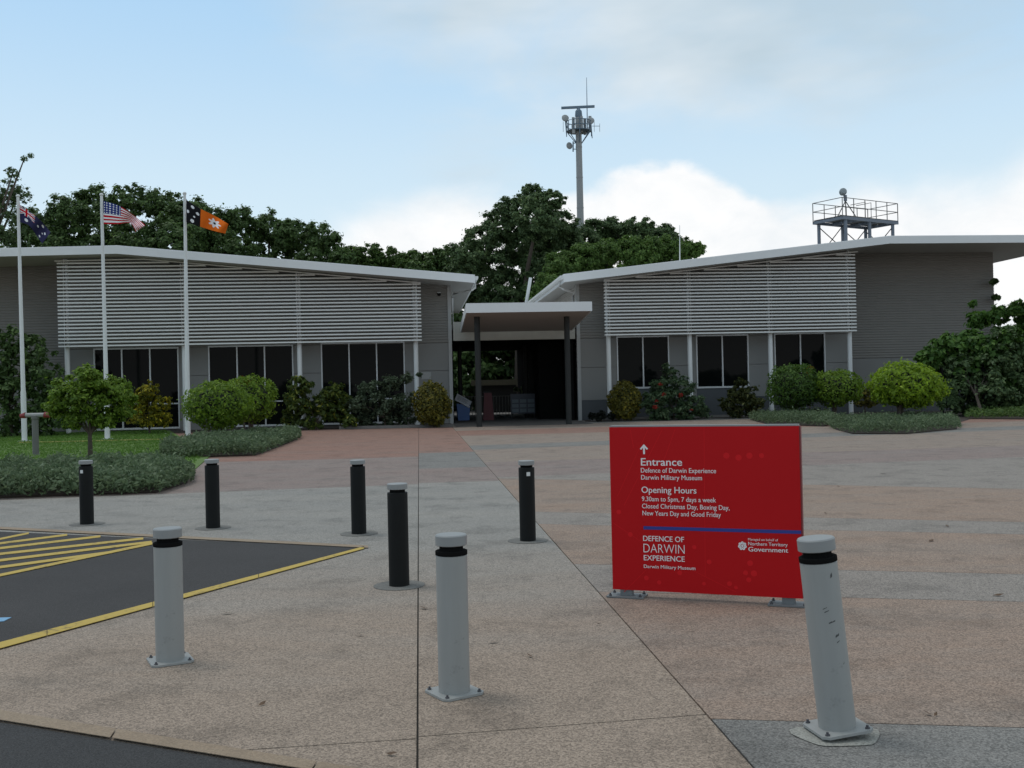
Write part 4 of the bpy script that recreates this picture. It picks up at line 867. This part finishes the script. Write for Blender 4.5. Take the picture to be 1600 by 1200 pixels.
ground_cover('ground_cover', [(1290, 664), (1400, 660), (1498, 661), (1502, 671), (1420, 679), (1330, 679), (1300, 671)], .42, 17000, .09, HED, 'low ground cover bed beneath the largest topiary dome')
ground_cover('ground_cover', [(1500, 646), (1620, 642), (1620, 656), (1510, 655)], .4, 5000, .12, MG, 'weedy low planting along the dark fence at right')
# short grass on the lawn
poly = [(G(*p).x, G(*p).y) for p in [(-60, 671), (250, 668), (320, 712), (290, 737), (0, 748), (-60, 750)]]
P2 = scatter(poly, 45000); o_ = link('lawn_blades', leaves_mesh('lawn_blades', np.column_stack([P2 - np.array((-14, 36)), RNG.uniform(.03, .06, len(P2))]), RNG.normal(size=(len(P2), 3)) * np.array((1, 1, .3)), .06, .3, leafmat('grass_blade', (0.078, 0.167, 0.024), (0.147, 0.273, 0.044))), None, (-14, 36, 0)); tag(o_, 'short green lawn grass around the flagpoles', 'grass', None, 'stuff')

# ================================================================== SMALL THINGS
hp = empty('standpipe', G(56, 712)); tag(hp, 'grey standpipe with two red valve outlets on the lawn', 'standpipe')
MB().lathe([(.11, 0), (.11, .03), (.085, .05), (.085, 1.0), (.1, 1.02), (.1, 1.1), (.03, 1.12)], 14).build('pipe', paint('pipe_grey', (.13, .13, .12), .6), hp, True)
MB().tube([(-.26, 0, 1.12), (.26, 0, 1.12)], .06, 10).build('cross_pipe', paint('pipe_pale', (.28, .28, .27), .6), hp, True)
for s_ in (-1, 1): MB().tube([(s_ * .262, 0, 1.12), (s_ * .40, 0, 1.10)], [.085, .06], 10).build('valve_outlet', paint('valve_red', (.20, .02, .02), .5), hp, True)
hs = [G(x, y, .035) for x, y in ((30, 691.5), (90, 690.5), (170, 688.5), (255, 686.5))]
tag(MB().tube(hs, .022, 6).build('garden_hose', paint('hose_yellow', (.35, .27, .07), .6)), 'thin yellow hose lying across the lawn past the flagpoles', 'hose')
fn = empty('metal_fence', W(BP(1473, 650, -6)[0], -6), YAW); tag(fn, 'dark metal fence under the tree at the right corner', 'fence')
for k in range(4): MB().box(-.04, .04, -.04, .04, 0, 2.0).build('post', DARK, fn, False, (k * 1.75, 0, 0))
for k in range(3):
    for z in (.15, 1.85): MB().box(k * 1.75 + .042, k * 1.75 + 1.708, -.02, .02, z, z + .04).build('rail', DARK, fn)
    for j in range(12): MB().box(-.008, .008, -.008, .008, .192, 1.848).build('picket', DARK, fn, False, (k * 1.75 + .17 + j * .13, 0, 0))
# information lectern
lc = empty('info_lectern', G(724, 657), math.radians(12)); tag(lc, 'blue information lectern with tilted white panel left of the entrance', 'lectern')
BL2 = paint('lectern_blue', (.03, .10, .28), .5)
MB().prism([(-.28, 0), (.28, 0), (.34, .75), (-.34, .85)], 'y', -.14, .14).build('body', BL2, lc)
o_ = MB().box(-.42, .42, -.02, .02, -.22, .22).build('panel', paint('lectern_panel', (.55, .56, .58), .4), lc, False, (0, -.06, .98)); o_.rotation_euler = (math.radians(-38), math.radians(30), 0)
mb = MB()
for k in range(4): mb.box(-.33, .25 - .08 * (k % 2), -.024, -.0205, .10 - k * .075, .13 - k * .075)
t_ = mb.build('panel_print', paint('print_grey', (.22, .23, .25), .5), o_)
# things inside the walkway
def in_walk(px, py, v): u, z = BP(px, py, v); return W(u, v, 0)
rs = empty('display_stand', in_walk(762, 640, 4.5), YAW); tag(rs, 'red display stand behind the left canopy post', 'stand')
MB().prism([(-.24, 0), (.3, 0), (.2, 1.35), (-.16, 1.35)], 'y', -.2, .2).build('body', paint('stand_red', (.09, .014, .018), .6), rs); MB().box(-.2, .22, -.24, .24, 1.352, 1.4).build('top', DKGREY, rs)
cb = empty('display_board', in_walk(818, 640, 6.0), YAW); tag(cb, 'low dark board with blue-white panels in the walkway', 'board')
MB().box(-.65, .65, -.04, .04, .25, 1.25).build('board', paint('board_navy', (.03, .04, .06), .5), cb)
for i in range(3):
    for j in range(3): MB().box(-.58 + i * .40, -.25 + i * .40, -.052, -.042, .32 + j * .24, .50 + j * .24).build('panel', paint('panel_pale', (.09, .125, .15), .5), cb)
for s_ in (-1, 1): MB().box(s_ * .55 - .03, s_ * .55 + .03, -.03, .03, 0, .248).build('leg', DKGREY, cb)
wr = empty('railing', in_walk(790, 640, 11.0), YAW); tag(wr, 'pale picket railing at the far end of the walkway', 'railing')
for k in range(26): MB().box(-.015, .015, -.015, .015, .1, 1.1).build('picket', paint('rail_pale', (.14, .145, .14), .5), wr, False, (-2.2 + k * .17, 0, 0))
for z in (.06, 1.102): MB().box(-2.25, 2.1, -.02, .02, z, z + .04).build('rail', paint('rail_pale', (.3, .3, .3)), wr)
bush('potted_shrub', 'pale variegated shrub seen through the walkway', [(825, 600, 9), (818, 610, 8), (832, 610, 8), (806, 608, 5)], 58.5, (824, 640), 700, .16, leafmat('leaf_pale', (.10, .15, .07), (.30, .38, .22)), .2)
bnr = empty('orange_banner', in_walk(843, 600, 14.2), YAW); tag(bnr, 'hanging dull orange banner at the far end of the walkway', 'banner')
MB().box(-.2, .2, -.01, .01, 2.0, 2.75).build('cloth', paint('banner_orange', (.22, .06, .03), .8), bnr); MB().tube([(0, .03, 0), (0, .03, 3.0)], .03, 6).build('pole', DKGREY, bnr)
far = empty('far_shed', (AT(780, 600, 66).x, 66, 0)); tag(far, 'low shed with tan fascia beyond the walkway', 'shed')
MB().box(-1.6, 1.1, 0, 3, 0, 1.75).build('wall', DKGREY, far); MB().box(-1.8, 1.3, -.3, 3.2, 1.752, 2.1).build('roof', paint('shed_tan', (.09, .08, .05), .7), far)
# litter: a few dry leaves blown over the paving
mb = MB()
for px_, py_ in ((1450, 1115), (1462, 1117), (612, 1178), (355, 958), (1095, 885), (950, 855), (1290, 802), (1480, 822), (1310, 760), (1455, 845), (828, 1025), (770, 1003), (662, 950), (562, 992), (935, 975), (1080, 985), (1560, 930), (410, 1100), (1570, 748), (1332, 732), (1380, 740)):
    c = G(px_, py_, .008); a = random.uniform(0, 6); l = random.uniform(.018, .04) * (.6 + c.y / 12); w = l * .4; d = Vector((math.cos(a), math.sin(a), 0)); n = Vector((-d.y, d.x, 0))
    mb.quad(c - d * l, c + n * w + Vector((0, 0, .008)), c + d * l + Vector((0, 0, .012)), c - n * w)
tag(mb.build('leaf_litter', paint('dry_leaf', (.10, .06, .035), .9, var=.5, scale=30)), 'scattered dry leaves on the paving', 'leaves', None, 'stuff')
